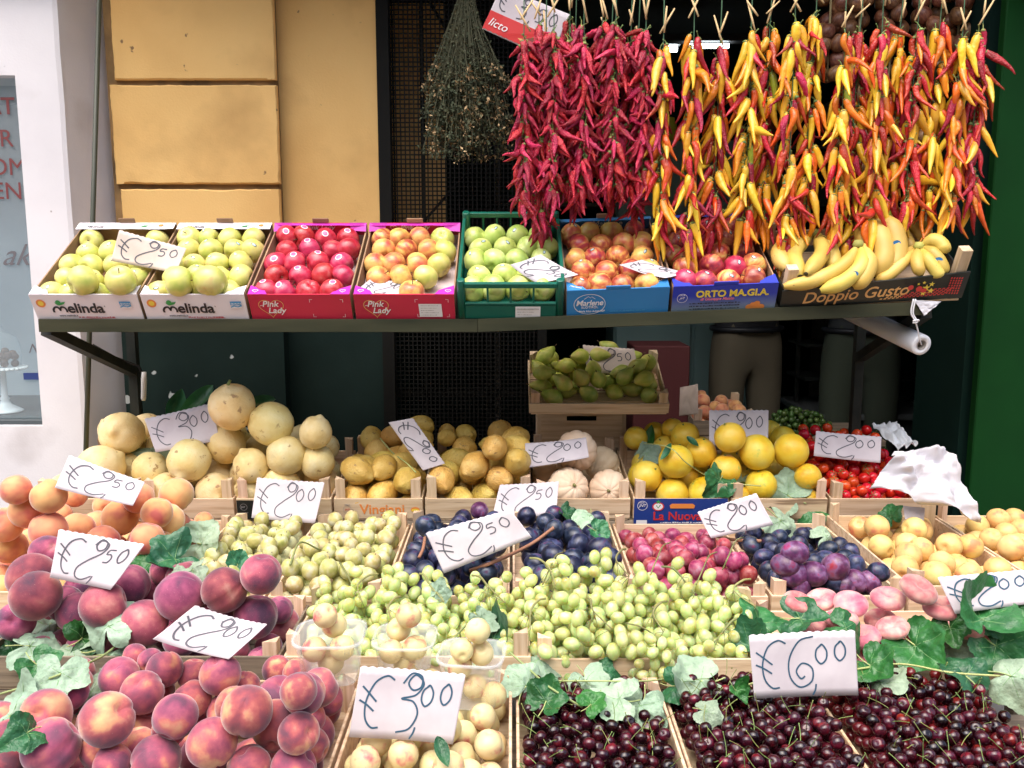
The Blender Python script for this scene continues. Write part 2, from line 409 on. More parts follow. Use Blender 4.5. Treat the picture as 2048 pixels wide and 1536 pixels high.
# cake stand with truffles under a glass dome
china = M('white_china', (.78,.78,.78), .25)
csx, csy, csz = -1.955, 3.33, Z(-.594)
cs = empty('cake_stand', (csx, csy, csz), label='white footed cake stand in the bakery window', cat='cake stand')
obj('foot', mesh('foot', *g_lathe([(0,0),(.062,0),(.063,.005),(.05,.012),(.022,.03),(.014,.045),(.018,.052),(.012,.06),(.010,.10),(.012,.155),(.02,.165),(0,.165)], 32), [china]), cs)
pl = [(0,.165),(.06,.166),(.078,.172),(.08,.176),(.076,.178),(.058,.172),(0,.171)]
obj('plate', mesh('plate', *g_lathe(pl, 40), [china]), cs)
mbp = MB()
for k in range(30):
    a = 2*math.pi*k/30; mbp.add(*[([(p[0]*.009+.08*math.cos(a), p[1]*.009+.08*math.sin(a), p[2]*.006+.17) for p in g_sphere(8,6,lambda d,ph,th:1)[0]]), g_sphere(8,6,lambda d,ph,th:1)[1]])
obj('scalloped_rim', mbp.build('scalloped_rim', [china]), cs)
dome = obj('glass_dome', mesh('glass_dome', *g_lathe([(.068,0),(.069,.06),(.066,.09),(.052,.118),(.03,.132),(.012,.136),(.009,.145),(.012,.156),(.007,.165),(0,.167)], 36), [clear_mat('dome_glass', (.93,.96,.97), .12, .02)]), None, (csx, csy, csz + .173))
tag(dome, 'clear glass dome covering chocolates on the white cake stand', 'glass dome')
choc = M('chocolate_truffle', (.10,.045,.03), .7, [(.3,(.06,.03,.022)),(.7,(.16,.07,.045))], 3, 4, var=(.02,.35), bump=.8, bscale=6)
tr_m = mesh('truffle', *g_sphere(14, 10, lambda d, ph, th: 1 + .08*nz(d, 2.5)), [choc])
tp = []
for k in range(400):
    a = U(0, 6.28); r_ = .050*math.sqrt(U(0, 1)); px, py = r_*math.cos(a), r_*math.sin(a); rr = .0145; pz = rr
    for (qx, qy, qz) in tp:
        d2 = (px-qx)**2 + (py-qy)**2
        if d2 < (2*rr)**2: pz = max(pz, qz + math.sqrt((2*rr)**2 - d2))
    if pz < .075 - .5*r_ : tp.append((px, py, pz))
for p in tp[:40]:
    tag(obj('chocolate_truffle', tr_m, None, (csx + p[0], csy + p[1], csz + .1722 + p[2]), randq(), .0143), 'round brown chocolate truffle under the glass dome', 'truffle', 'truffles under the glass dome')

# ---- green painted panel at the right
gp = empty('green_door', (2.0, 2.9, 0), label='plain bright green painted door panel at the right edge', cat='door')
part('door_leaf', (1.56, 2.90, -H), (2.6, 2.94, .95), green_paint, gp, c=.004)
part('top_rail', (1.60, 2.885, .80), (2.55, 2.899, .94), green_paint, gp, c=.003)
part('bottom_rail', (1.60, 2.885, -H + .03), (2.55, 2.899, -H + .2), green_paint, gp, c=.003)
aw = part('door_shade_box', (1.50, 2.55, .98), (2.8, 2.89, 1.3), dark_steel, gp, c=.01)  # unseen dark box added to shade the top of the door

# ---- leaning dark pole by the white wall
pa, pb = PY(201, -80, 3.12), PY(182, 560, 3.02)
pole = obj('leaning_pole', mesh('leaning_pole', *g_tube([(0,0,0), pa - pb], [.0085,.0085], 12), [M('pole_olive', (.045,.05,.03), .5)]), None, pb)
# its lower end carries on down behind the boxes
pole2 = pb + (pb - pa)*.9
pole.data = mesh('leaning_pole', *g_tube([pole2 - pb, (0,0,0), pa - pb], .0085, 12), [M('pole_olive', (.045,.05,.03), .5)])
tag(pole, 'thin dark olive pole leaning beside the white wall corner', 'pole')

# ---- inside the shop
tube_m = bpy.data.materials.new('fluorescent_tube'); tube_m.use_nodes = True
_b = tube_m.node_tree.nodes['Principled BSDF']; _b.inputs['Emission Color'].default_value = (.85,.95,1,1); _b.inputs['Emission Strength'].default_value = 5
lp = PY(1415, 92, 5.6)
lt = empty('fluorescent_lamp', lp, label='lit white fluorescent tube lamp inside the dark shop', cat='lamp')
obj('tube', mesh('tube', *g_tube([(-.13,0,0),(.13,0,0)], .014, 12), [tube_m]), lt)
obj('housing', boxm('housing', .55, .09, .04, M('lamp_housing', (.06,.06,.06), .5), .004), lt, (0,0,.022))
lt2 = empty('fluorescent_lamp', PY(1345, 98, 5.9), label='short end of a lit lamp left of the bright tube', cat='lamp')
obj('tube', mesh('tube', *g_tube([(-.03,0,0),(.03,0,0)], .018, 12), [tube_m]), lt2)
obj('housing', boxm('housing', .1, .09, .04, M('lamp_housing_b', (.3,.3,.3), .5), .004), lt2, (0,0,.022))
pale = M('pale_green_enamel', (.32,.48,.44), .5, [(.3,(.20,.33,.30)),(.7,(.27,.41,.38))], 2, 3)
cab = empty('cabinet', (PY(1390, 450, 4.9).x, 4.9, H - 1.4), label='pale green cabinet inside the shop behind the apple boxes', cat='cabinet')
for dx in (-.22, .22):
    dr = obj('door', boxm('door', .42, .03, 2.02, pale, .006), cab, (dx, -.02, 0))
    obj('handle', boxm('handle', .015, .02, .12, dark_steel, .003), dr, (-.17 if dx > 0 else .17, -.026, 1.2))
obj('body', boxm('body', .88, .4, 2.0, pale, .006), cab, (0, .2, 0))
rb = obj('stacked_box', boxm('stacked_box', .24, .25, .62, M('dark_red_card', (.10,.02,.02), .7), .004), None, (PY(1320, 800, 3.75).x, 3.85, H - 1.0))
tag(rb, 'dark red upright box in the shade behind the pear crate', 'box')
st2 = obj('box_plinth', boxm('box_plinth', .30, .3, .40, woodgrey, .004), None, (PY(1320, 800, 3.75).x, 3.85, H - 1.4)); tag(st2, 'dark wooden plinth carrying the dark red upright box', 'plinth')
# counter with shelves on the right of the shop
ct = empty('shop_counter', (1.78, 4.4, H - 1.4), label='dim glass fronted counter at the right inside the shop', cat='counter')
obj('body', boxm('body', .62, .5, .62, M('counter_dark', (.025,.03,.03), .5), .006), ct)
obj('top', boxm('top', .68, .56, .03, M('counter_top', (.10,.11,.11), .3), .004), ct, (0,0,.621))
for zz in (.78, .95): obj('shelf', boxm('shelf', .62, .3, .015, dark_steel, .002), ct, (0,.1,zz))
for sx in (-.3, .3): obj('upright', boxm('upright', .02, .02, .45, dark_steel, .002), ct, (sx,.1,.652))
# stock on a shelf at the back of the shop
ss = empty('stock_shelf', (1.1, 6.5, Z(-H + .15)), label='dark stock shelf at the back of the shop', cat='shelf')
for zz in (1.35, 1.75, 2.15): obj('board', boxm('stock_board', 2.4, .3, .025, woodgrey, .002), ss, (0,0,zz))
for xx in (-1.2, 1.2): obj('upright', boxm('stock_upright', .04, .3, 2.5, woodgrey, .002), ss, (xx,.0,0))
jar_p = [(0,0),(.06,0),(.065,.01),(.065,.15),(.05,.18),(.05,.2),(0,.2)]
jm = [mesh('jar', *g_lathe(jar_p, 18), [M('jar_%d' % q, c_, .35)]) for q, c_ in enumerate(((.25,.40,.03),(.55,.42,.03),(.05,.25,.05),(.4,.08,.03)))]
for q in range(18):
    sh_ = q % 3; tag(obj('jar', jm[(q*5 + sh_) % 4], None, (.05 + .36*(q//3) + U(-.05,.05), 6.45, Z(-H + .15) + (1.35,1.75,2.15)[sh_] + .0262)), 'dim coloured jar on the stock shelf deep in the shop', 'jar', 'jars in the shop')
# onion strings hanging at the back of the opening
on_mat = M('onion_skin', (.2,.08,.04), .45, [(.3,(.12,.04,.025)),(.5,(.22,.09,.04)),(.7,(.30,.15,.07))], 1.5, 4, stretch=(3,3,.6), var=(.02,.3))
on_m = mesh('onion_bulb', *g_sphere(18, 12, lambda d, ph, th: (1 + .25*max(0, d.z)**8) * (1 + .02*math.cos(7*ph))), [on_mat])
cord_m = M('straw_cord', (.35,.27,.13), .8)
for k, (u0, v0, v1) in enumerate(((1665,-60,150),(1725,-60,330),(1790,-60,250),(1865,-60,300),(1925,-60,120),(1985,-60,110))):
    a = PY(u0, v0, 3.15); b = PY(u0, v1, 3.15)
    st = empty('onion_string', (a.x, a.y, b.z - .02), label='brown onion string behind the chillies, number %s from the left' % ['one','two','three','four','five','six'][k], cat='onion string', group='onion strings in the shop opening')
    hgt = a.z - b.z
    obj('cord', mesh('cord', *g_tube([(0,0,0),(0,0,2.3 + H - 1.55 - b.z + .02 + .25)], .004, 6), [cord_m]), st)
    zz = .02
    while zz < hgt + .15:
        for q in range(3):
            an = U(0, 6.28); obj('onion', on_m, st, (.034*math.cos(an), .034*math.sin(an), zz + U(-.01,.01)), Euler((U(-.7,.7), U(-.7,.7), U(0,6))), U(.024,.031))
        zz += .045
# hanging rail above the chillies
rail = empty('hanging_rail', (.65, 2.62, Z(1.03)), label='dark steel rail above the frame carrying the chilli strings', cat='rail')
obj('bar', mesh('bar', *g_tube([(-.85,0,0),(1.1,0,0)], .012, 12), [dark_steel]), rail)
obj('bar', mesh('bar', *g_tube([(-.85,.4,0),(1.1,.4,0)], .012, 12), [dark_steel]), rail)
obj('bar', mesh('bar', *g_tube([(.3,.53,.26),(1.3,.53,.26)], .010, 12), [dark_steel]), rail)
for xx in (-.8, .1, 1.05): obj('bracket', mesh('bracket', *g_tube([(xx,.74,.32),(xx,.0,.013)], .012, 8), [dark_steel]), rail)

# ---- upper sloping shelf
SH_T = R(31); RO = R(2.2)
def shelf_z(X): return H - .184 + max(0, X + .1) * math.tan(RO)
def shelf_mat(X):
    return Matrix.Translation((X, 2.55, shelf_z(X))) @ Matrix.Rotation(-RO if X > -.1 else 0, 4, 'Y') @ Matrix.Rotation(SH_T, 4, 'X')
def set_mat(o, m):
    l, q, s = m.decompose(); o.location = l; o.rotation_mode = 'QUATERNION'; o.rotation_quaternion = q; return o
shelf = empty('display_shelf', (0, 2.55, H - .2), label='sloping steel shelf carrying the row of apple boxes', cat='shelf')
SL = shelf.location
def shelf_piece(name, xa, xb, lo, hi, mat, tilt=True):
    """box in the shelf frame of xa..xb; lo/hi are (y,z)"""
    ro = RO if xa > -.11 else 0
    base = Vector((xa, 2.55, shelf_z(xa)))
    mm = Matrix.Translation(base) @ Matrix.Rotation(-ro, 4, 'Y') @ (Matrix.Rotation(SH_T, 4, 'X') if tilt else Matrix())
    v, f = g_box((0, lo[0], lo[1]), ((xb - xa)/math.cos(ro), hi[0], hi[1]), .001)
    return obj(name, mesh(name, [(mm @ Vector(p)) - SL for p in v], f, [mat], False), shelf)
for xa, xb in ((-1.375, -.1), (-.1, 1.21)):
    shelf_piece('board', xa, xb, (.004, -.018), (.43, -.002), dark_steel)
    shelf_piece('front_edge', xa, xb, (-.012, -.034), (-.004, .004), shelf_steel, tilt=False)
def bar(name, pts, r, parent, mat=dark_steel, n=4):
    return obj(name, mesh(name, *g_tube([Vector(p) - parent.location for p in pts], r, n), [mat], n > 4), parent)
for xx in (-1.35, 1.235):
    zt = shelf_z(min(xx,1.2))
    bar('post', [(xx, 3.10, .0), (xx, 3.10, zt + .16)], .022, shelf)
    bar('brace', [(xx - .02*(1 if xx<0 else 1), 2.57, zt - .03), (xx, 3.085, zt - .22)], .022, shelf)
    bar('arm', [(xx, 2.60, zt - .03), (xx, 3.11, zt + .25)], .016, shelf)
# crank rod with white handle under the left end
ck = empty('awning_crank', PY(287, 800, 3.02), label='bent crank rod with white handle hanging under the shelf', cat='crank')
cl = ck.location
obj('rod', mesh('rod', *g_tube([Vector(p) - cl for p in [PY(185,690,3.0), PY(230,715,3.01), PY(278,733,3.02), PY(286,750,3.02), PY(287,790,3.02)]], .005, 8), [black_iron]), ck)
obj('handle', mesh('handle', *g_tube([Vector(p) - cl for p in [PY(288,744,3.02), PY(288,760,3.02), PY(287,797,3.02), PY(287,801,3.02)]], [.008,.0095,.0085,.006], 12), [M('white_grip', (.7,.7,.68), .5)]), ck)

# ---- stepped trestle that carries the crates
stand = empty('display_trestle', (0, 2.2, 0), label='stepped wooden trestle carrying the crates below the shelf', cat='trestle')
ROWS = {'A': (2.70, 3.16, -.835, 7.0), 'B': (2.05, 2.63, -.885, 0.5), 'C': (1.75, 2.035, -.915, 0.0), 'D': (1.30, 1.715, -.95, 0.5)}
for k, (y0, y1, zf, tl) in ROWS.items():
    t = math.tan(R(tl))
    for q in range(2):
        ya = y0 + (y1 - y0)*q/2 + .004; yb = y0 + (y1 - y0)*(q+1)/2 - .004
        x0, x1 = -1.62, 1.68
        if k == 'A': x0, x1 = -1.53, 1.35
        v = [(x, y - 2.2, Z(zf) - d + t*(y - y0)) for d in (.024, .002) for x, y in ((x0,ya),(x1,ya),(x1,yb),(x0,yb))]
        obj('plank', mesh('plank', v, g_box((0,0,0),(1,1,1))[1], [woodgrey], False), stand)
    for xx in (-1.45, -.5, .5, 1.3):
        obj('leg', boxm('leg_%s' % k, .04, .04, Z(zf) - .026, woodgrey), stand, (xx, y0 + .06 - 2.2, 0))
        obj('leg', boxm('leg_%sb' % k, .04, .04, Z(zf) - .026 + t*(y1 - y0 - .08), woodgrey), stand, (xx, y1 - .06 - 2.2, 0))

# ================================================================== fruit kinds (unit radius meshes)
def wrapa(a): return (a + math.pi) % (2*math.pi) - math.pi
def f_peach(seed, gd=.095, sq=1.0):
    def fn(d, ph, th):
        r = 1 - gd*math.exp(-(wrapa(ph)/.15)**2)*math.sin(th)**.6 - .26*math.exp(-(th/.26)**2) + .03*nz(d + Vector((seed,0,0)), 1.3)
        return Vector((d.x*r, d.y*r*1.02, d.z*r*sq))
    return fn
def f_apple(seed):
    def fn(d, ph, th):
        r = 1 + .05*math.cos(th) - .40*math.exp(-(th/.34)**2) - .25*math.exp(-((math.pi-th)/.30)**2) + .018*math.cos(5*ph)*max(0, -d.z) + .03*nz(d + Vector((seed,0,0)), 1.2)
        return Vector((d.x*r, d.y*r, d.z*r*.93))
    return fn
def f_plum(seed, k=1.14):
    def fn(d, ph, th):
        r = 1 - .035*math.exp(-(wrapa(ph)/.18)**2)*math.sin(th) - .08*math.exp(-(th/.2)**2) + .02*nz(d + Vector((seed,0,0)), 1.4)
        return Vector((d.x*r*.95, d.y*r*.95, d.z*r*k))
    return fn
def f_citron(seed):
    def fn(d, ph, th):
        r = 1 + .12*math.exp(-(th/.17)**2) - .03*math.exp(-((th-.36)/.12)**2) - .06*math.exp(-((math.pi-th)/.25)**2) + .05*nz(d + Vector((seed,0,0)), 1.6) + .012*nz(d, 9)
        return Vector((d.x*r, d.y*r, d.z*r*1.04))
    return fn
def f_lemon(seed):
    def fn(d, ph, th):
        z = d.z
        r = 1 + .06*nz(d + Vector((seed,0,0)), 1.8) + .018*nz(d, 10)
        rr = (1 - abs(z)**2.6)**.5 if abs(z) < 1 else 0
        tip = 1.32*z + .16*math.exp(-(th/.22)**2) - .10*math.exp(-((math.pi-th)/.22)**2)
        k = math.sin(th)*(1 - .10*abs(z)) 
        return Vector((math.cos(ph)*k*r*.96, math.sin(ph)*k*r*.96, tip*r))
    return fn
def f_round(seed, amp=.025, dz=1.0):
    def fn(d, ph, th):
        r = 1 - .06*math.exp(-(th/.2)**2) + amp*nz(d + Vector((seed,0,0)), 1.3)
        return Vector((d.x*r, d.y*r, d.z*r*dz))
    return fn
def f_melon(seed):
    def fn(d, ph, th):
        r = 1 - .055*(abs(math.cos(5*ph))**10)*math.sin(th)**.5 - .10*math.exp(-(th/.2)**2) + .02*nz(d + Vector((seed,0,0)), 1.5)
        return Vector((d.x*r, d.y*r, d.z*r*.97))
    return fn
def f_pear(seed):
    def fn(d, ph, th):
        z = d.z; k = math.sin(th)*(1 - .46*max(0, z + .05)**.9)
        r = 1 + .03*nz(d + Vector((seed,0,0)), 1.4)
        return Vector((math.cos(ph)*k*r*.95, math.sin(ph)*k*r*.95, (1.42*z + .16)*r - .06*math.exp(-((math.pi-th)/.2)**2)*-1))
    return fn
def f_flat(seed):
    def fn(d, ph, th):
        r = 1 - .05*math.exp(-(wrapa(ph)/.2)**2) + .05*nz(d + Vector((seed,0,0)), 1.2)
        s = math.sin(th); c = math.cos(th)
        zz = .58*c*(1 - .75*math.exp(-(s/.42)**2))
        return Vector((d.x*r*1.08, d.y*r*1.08, zz))
    return fn
def f_cherry(seed):
    def fn(d, ph, th):
        r = 1 - .26*math.exp(-(th/.32)**2) - .05*math.exp(-(wrapa(ph)/.25)**2)*math.sin(th) + .025*nz(d + Vector((seed,0,0)), 1.5)
        return Vector((d.x*r*1.02, d.y*r*1.02, d.z*r*.95))
    return fn
brown_stem = M('brown_stalk', (.10,.06,.03), .8); green_stem = M('green_stalk', (.17,.23,.06), .6, var=(.04,.3))
straw_stem = M('pale_vine_stalk', (.22,.23,.08), .6, var=(.03,.25)); twig_m = M('red_brown_twig', (.30,.14,.08), .75, bump=.5, bscale=40)
FUZZ = dict(rough=.70, sheen=.6, spec=.25)
MT = {}
MT['peach'] = M('peach_skin', (.5,.1,.1), ramp=[(.34,(.15,.055,.09)),(.46,(.31,.07,.11)),(.55,(.46,.115,.13)),(.63,(.62,.26,.16)),(.74,(.70,.43,.22))], nscale=.80, detail=4, distort=.15, var=(.02,.2), bump=.15, bscale=40, speck=(30,.70,.05,(.6,.33,.25)), **FUZZ)
MT['peach_orange'] = M('apricot_peach_skin', (.8,.4,.2), ramp=[(.28,(.48,.10,.10)),(.40,(.63,.23,.12)),(.55,(.73,.36,.16)),(.72,(.76,.44,.20))], nscale=.8, detail=2.5, var=(.018,.10), bump=.12, bscale=40, **FUZZ)
MT['peach_dark'] = M('dark_peach_skin', (.4,.08,.1), ramp=[(.32,(.09,.035,.07)),(.45,(.22,.045,.09)),(.58,(.38,.09,.14)),(.70,(.53,.20,.20)),(.80,(.64,.40,.27))], nscale=.85, detail=4, distort=.15, var=(.02,.24), bump=.15, bscale=40, speck=(34,.68,.05,(.6,.38,.32)), **FUZZ)
MT['nectarine'] = M('white_nectarine_skin', (.8,.7,.45), .42, ramp=[(.28,(.52,.12,.11)),(.37,(.66,.36,.22)),(.45,(.70,.57,.28)),(.72,(.73,.64,.35))], nscale=.9, detail=3, var=(.012,.07), spec=.4, speck=(16,.70,.04,(.65,.3,.22)))
MT['nectarine_y'] = M('yellow_nectarine_skin', (.8,.55,.2), .45, ramp=[(.30,(.60,.22,.11)),(.42,(.70,.43,.15)),(.60,(.73,.53,.20)),(.75,(.72,.57,.25))], nscale=.9, detail=3, var=(.012,.08), spec=.4, speck=(22,.74,.03,(.3,.13,.06)))
MT['flat'] = M('flat_peach_skin', (.7,.36,.34), ramp=[(.28,(.36,.07,.11)),(.44,(.54,.16,.18)),(.60,(.64,.32,.29)),(.75,(.70,.48,.36))], nscale=1.1, detail=3, var=(.014,.25), bump=.12, bscale=40, **FUZZ)
MT['apple_y'] = M('yellow_apple_skin', (.66,.6,.18), .33, ramp=[(.30,(.46,.52,.10)),(.50,(.66,.62,.17)),(.66,(.72,.66,.24)),(.80,(.74,.48,.22))], nscale=.9, detail=2, var=(.012,.07), speck=(60,.70,.05,(.5,.42,.12)), coat=.15)
MT['apple_p'] = M('pink_apple_skin', (.5,.04,.07), .30, ramp=[(.3,(.36,.012,.035)),(.5,(.52,.03,.07)),(.70,(.62,.10,.12)),(.84,(.66,.30,.14))], nscale=1.1, detail=5, stretch=(2,2,.7), var=(.012,.14), speck=(50,.68,.05,(.72,.3,.28)), coat=.15)
MT['apple_o'] = M('gala_apple_skin', (.7,.4,.12), .33, ramp=[(.30,(.55,.09,.07)),(.44,(.66,.24,.09)),(.56,(.74,.45,.12)),(.72,(.76,.58,.18))], nscale=.8, detail=4, stretch=(1.6,1.6,.8), var=(.02,.10), coat=.12)
MT['apple_g'] = M('green_apple_skin', (.5,.6,.18), .30, ramp=[(.30,(.36,.50,.10)),(.50,(.52,.62,.16)),(.70,(.64,.70,.28))], nscale=.9, detail=2, var=(.014,.08), speck=(60,.70,.05,(.65,.68,.35)), coat=.15)
MT['apple_r'] = M('striped_apple_skin', (.5,.15,.08), .32, ramp=[(.30,(.30,.025,.035)),(.45,(.48,.08,.05)),(.56,(.62,.24,.08)),(.70,(.70,.48,.15))], nscale=1.1, detail=5, stretch=(2.2,2.2,.6), var=(.02,.2), coat=.15)
MT['apple_m'] = M('dark_striped_apple_skin', (.35,.08,.06), .30, ramp=[(.30,(.17,.015,.03)),(.48,(.36,.04,.045)),(.60,(.52,.16,.07)),(.74,(.60,.38,.13))], nscale=1.1, detail=5, stretch=(2.2,2.2,.6), var=(.02,.2), coat=.15)
MT['citron'] = M('citron_skin', (.75,.53,.18), .5, ramp=[(.28,(.72,.52,.19)),(.50,(.81,.65,.30)),(.70,(.85,.73,.42))], nscale=1.0, detail=4, var=(.014,.13), bump=.6, bscale=11, bdist=.003, speck=(2.2,.64,.06,(.42,.27,.11)), speck2=(14,.72,.04,(.30,.18,.08)))
MT['lemon'] = M('lemon_skin', (.75,.52,.09), .45, ramp=[(.28,(.58,.34,.055)),(.50,(.70,.46,.10)),(.72,(.77,.57,.18))], nscale=1.0, detail=3, var=(.016,.16), bump=.9, bscale=11, bdist=.004, speck=(2.6,.63,.06,(.44,.27,.08)), speck2=(14,.75,.03,(.3,.18,.06)))
MT['orange'] = M('yellow_orange_skin', (.8,.5,.03), .4, ramp=[(.28,(.74,.42,.015)),(.50,(.79,.55,.04)),(.75,(.78,.64,.12))], nscale=.9, detail=2.5, var=(.014,.06), bump=.5, bscale=16, speck=(1.8,.64,.12,(.46,.50,.09)), speck2=(4,.73,.03,(.30,.20,.08)))
MT['melon'] = M('cantaloupe_rind', (.78,.62,.44), .65, ramp=[(.3,(.70,.50,.32)),(.6,(.80,.64,.46))], nscale=1.2, detail=4, var=(.012,.07), bump=.3, bscale=14, speck=(3,.72,.05,(.55,.48,.28)))
MT['plum_b'] = M('blue_plum_skin', (.03,.035,.09), .35, ramp=[(.32,(.006,.009,.022)),(.48,(.012,.017,.045)),(.58,(.045,.06,.12)),(.68,(.07,.025,.075)),(.78,(.18,.02,.06))], nscale=1.3, detail=5, var=(.02,.30), spec=.5)
MT['plum_p'] = M('purple_plum_skin', (.12,.03,.08), .35, ramp=[(.30,(.03,.012,.045)),(.45,(.09,.02,.07)),(.58,(.17,.09,.19)),(.70,(.26,.018,.06))], nscale=1.3, detail=5, var=(.02,.25), spec=.5)
MT['plum_r'] = M('red_plum_skin', (.4,.06,.1), .38, ramp=[(.30,(.14,.018,.05)),(.45,(.30,.03,.07)),(.58,(.38,.09,.12)),(.72,(.42,.23,.29))], nscale=1.3, detail=5, var=(.025,.22), spec=.5, speck=(30,.7,.04,(.65,.4,.35)))
MT['plum_y'] = M('yellow_plum_skin', (.65,.55,.2), .42, ramp=[(.28,(.34,.33,.09)),(.45,(.47,.43,.15)),(.58,(.54,.51,.29)),(.76,(.58,.56,.40))], nscale=1.2, detail=4, var=(.03,.10), spec=.4, speck=(4,.70,.05,(.60,.26,.05)))
MT['grape'] = M('green_grape_skin', (.55,.62,.22), .2, ramp=[(.30,(.56,.69,.23)),(.55,(.69,.78,.35)),(.75,(.79,.82,.47))], nscale=.9, detail=2, var=(.02,.14), sss=.8, sssr=.03, trans=.25, grad=(.7,1.1,(.50,.50,.16)), spec=.5)
MT['cherry'] = M('cherry_skin', (.08,.006,.012), .16, ramp=[(.30,(.010,.002,.005)),(.55,(.035,.003,.008)),(.75,(.12,.006,.010))], nscale=.7, detail=2, var=(.012,.85), spec=.55)
MT['tomato'] = M('tomato_skin', (.6,.02,.01), .18, ramp=[(.3,(.52,.012,.008)),(.7,(.68,.045,.015))], nscale=.9, detail=2, var=(.012,.12))
MT['pear'] = M('green_pear_skin', (.36,.40,.07), .45, ramp=[(.30,(.30,.40,.05)),(.50,(.46,.50,.09)),(.66,(.60,.54,.14)),(.80,(.60,.34,.13))], nscale=.9, detail=3, var=(.02,.15), speck=(40,.7,.05,(.3,.28,.08)))
def variants(name, fn, mat, seeds=3, nu=24, nv=16, stem=None):
    out = []
    for s in range(seeds):
        mb = MB(); mb.add(*g_sphere(nu, nv, fn(s*3.7)))
        if stem:
            (h0, h1, rr, sm) = stem
            mb.add(*g_tube([(0,0,h0),(.03*s,.02,(h0+h1)/2),(.10*(s-1),.05,h1)], [rr*1.2, rr, rr*1.3], 6), 1)
            out.append(mb.build(name, [mat, sm]))
        else: out.append(mb.build(name, [mat]))
    return out
V = {}
V['peach'] = variants('peach', lambda s: f_peach(s), MT['peach'], 4, 32, 24)
V['peach_dark'] = variants('peach', lambda s: f_peach(s+20), MT['peach_dark'], 4, 32, 24)
V['peach_orange'] = variants('peach', lambda s: f_peach(s+40, .05), MT['peach_orange'], 3, 28, 20)
V['nectarine'] = variants('nectarine', lambda s: f_peach(s+60, .04), MT['nectarine'], 4, 26, 18)
V['nectarine_y'] = variants('nectarine', lambda s: f_peach(s+80, .04), MT['nectarine_y'], 3, 26, 18)
V['flat'] = variants('flat_peach', f_flat, MT['flat'], 4, 30, 20)
for k in ('apple_y','apple_p','apple_o','apple_g','apple_r','apple_m'):
    V[k] = variants('apple', lambda s: f_apple(s + hash(k) % 1), MT[k], 3, 26, 18, (.5, .98, .035, brown_stem))
V['citron'] = variants('citron', f_citron, MT['citron'], 4, 34, 26)
V['lemon'] = variants('lemon', f_lemon, MT['lemon'], 4, 26, 22)
V['orange'] = variants('orange', lambda s: f_round(s, .03, .96), MT['orange'], 3, 28, 20, (.90, .97, .05, green_stem))
V['melon'] = variants('melon', f_melon, MT['melon'], 3, 60, 24, (.88, 1.02, .06, straw_stem))
V['plum_b'] = variants('plum', lambda s: f_plum(s), MT['plum_b'], 3, 22, 16)
V['plum_p'] = variants('plum', lambda s: f_plum(s+9), MT['plum_p'], 3, 22, 16)
V['plum_r'] = variants('plum', lambda s: f_plum(s+18, 1.08), MT['plum_r'], 3, 20, 14)
V['plum_y'] = variants('plum', lambda s: f_plum(s+27, 1.06), MT['plum_y'], 3, 20, 14, (.86, 1.2, .035, brown_stem))
V['grape'] = variants('grape', lambda s: (lambda d, ph, th: Vector((d.x*.88, d.y*.88, d.z*1.16))), MT['grape'], 1, 18, 14)
V['cherry'] = variants('cherry', f_cherry, MT['cherry'], 3, 18, 12)
V['tomato'] = variants('tomato', lambda s: f_round(s, .015, .97), MT['tomato'], 2, 18, 12)
V['pear'] = variants('pear', f_pear, MT['pear'], 3, 22, 18, (1.50, 1.95, .045, brown_stem))
def stem_mesh(s):
    random.seed(s); a, b = U(-.8,.8), U(-.8,.8); L = U(2.3, 3.6)
    pts = [(0,0,.62),(a*.25,b*.2,.62+L*.35),(a*.7,b*.7,.62+L*.7),(a*1.3,b*1.1,.62+L)]
    m = g_tube(spline(pts, 4), [.058]*12 + [.10], 5); return mesh('stem', *m, [green_stem])
CH_ST = [stem_mesh(s) for s in range(6)]; random.seed(11)
calyx = []
for s in range(2):
    mb = MB()
    for k in range(5):
        a = 2*math.pi*k/5; c, sn = math.cos(a), math.sin(a)
        mb.add([(.03*-sn,.03*c,.98),(.55*c-.07*sn,.55*sn+.07*c,.93+.1*s),(.8*c,.8*sn,.85),(.55*c+.07*sn,.55*sn-.07*c,.93+.1*s)], [(0,1,2,3)])
    mb.add(*g_tube([(0,0,.9),(.05,0,1.2),(.15,.1,1.4)], [.06,.05,.05], 5))
    calyx.append(mb.build('calyx', [green_stem]))

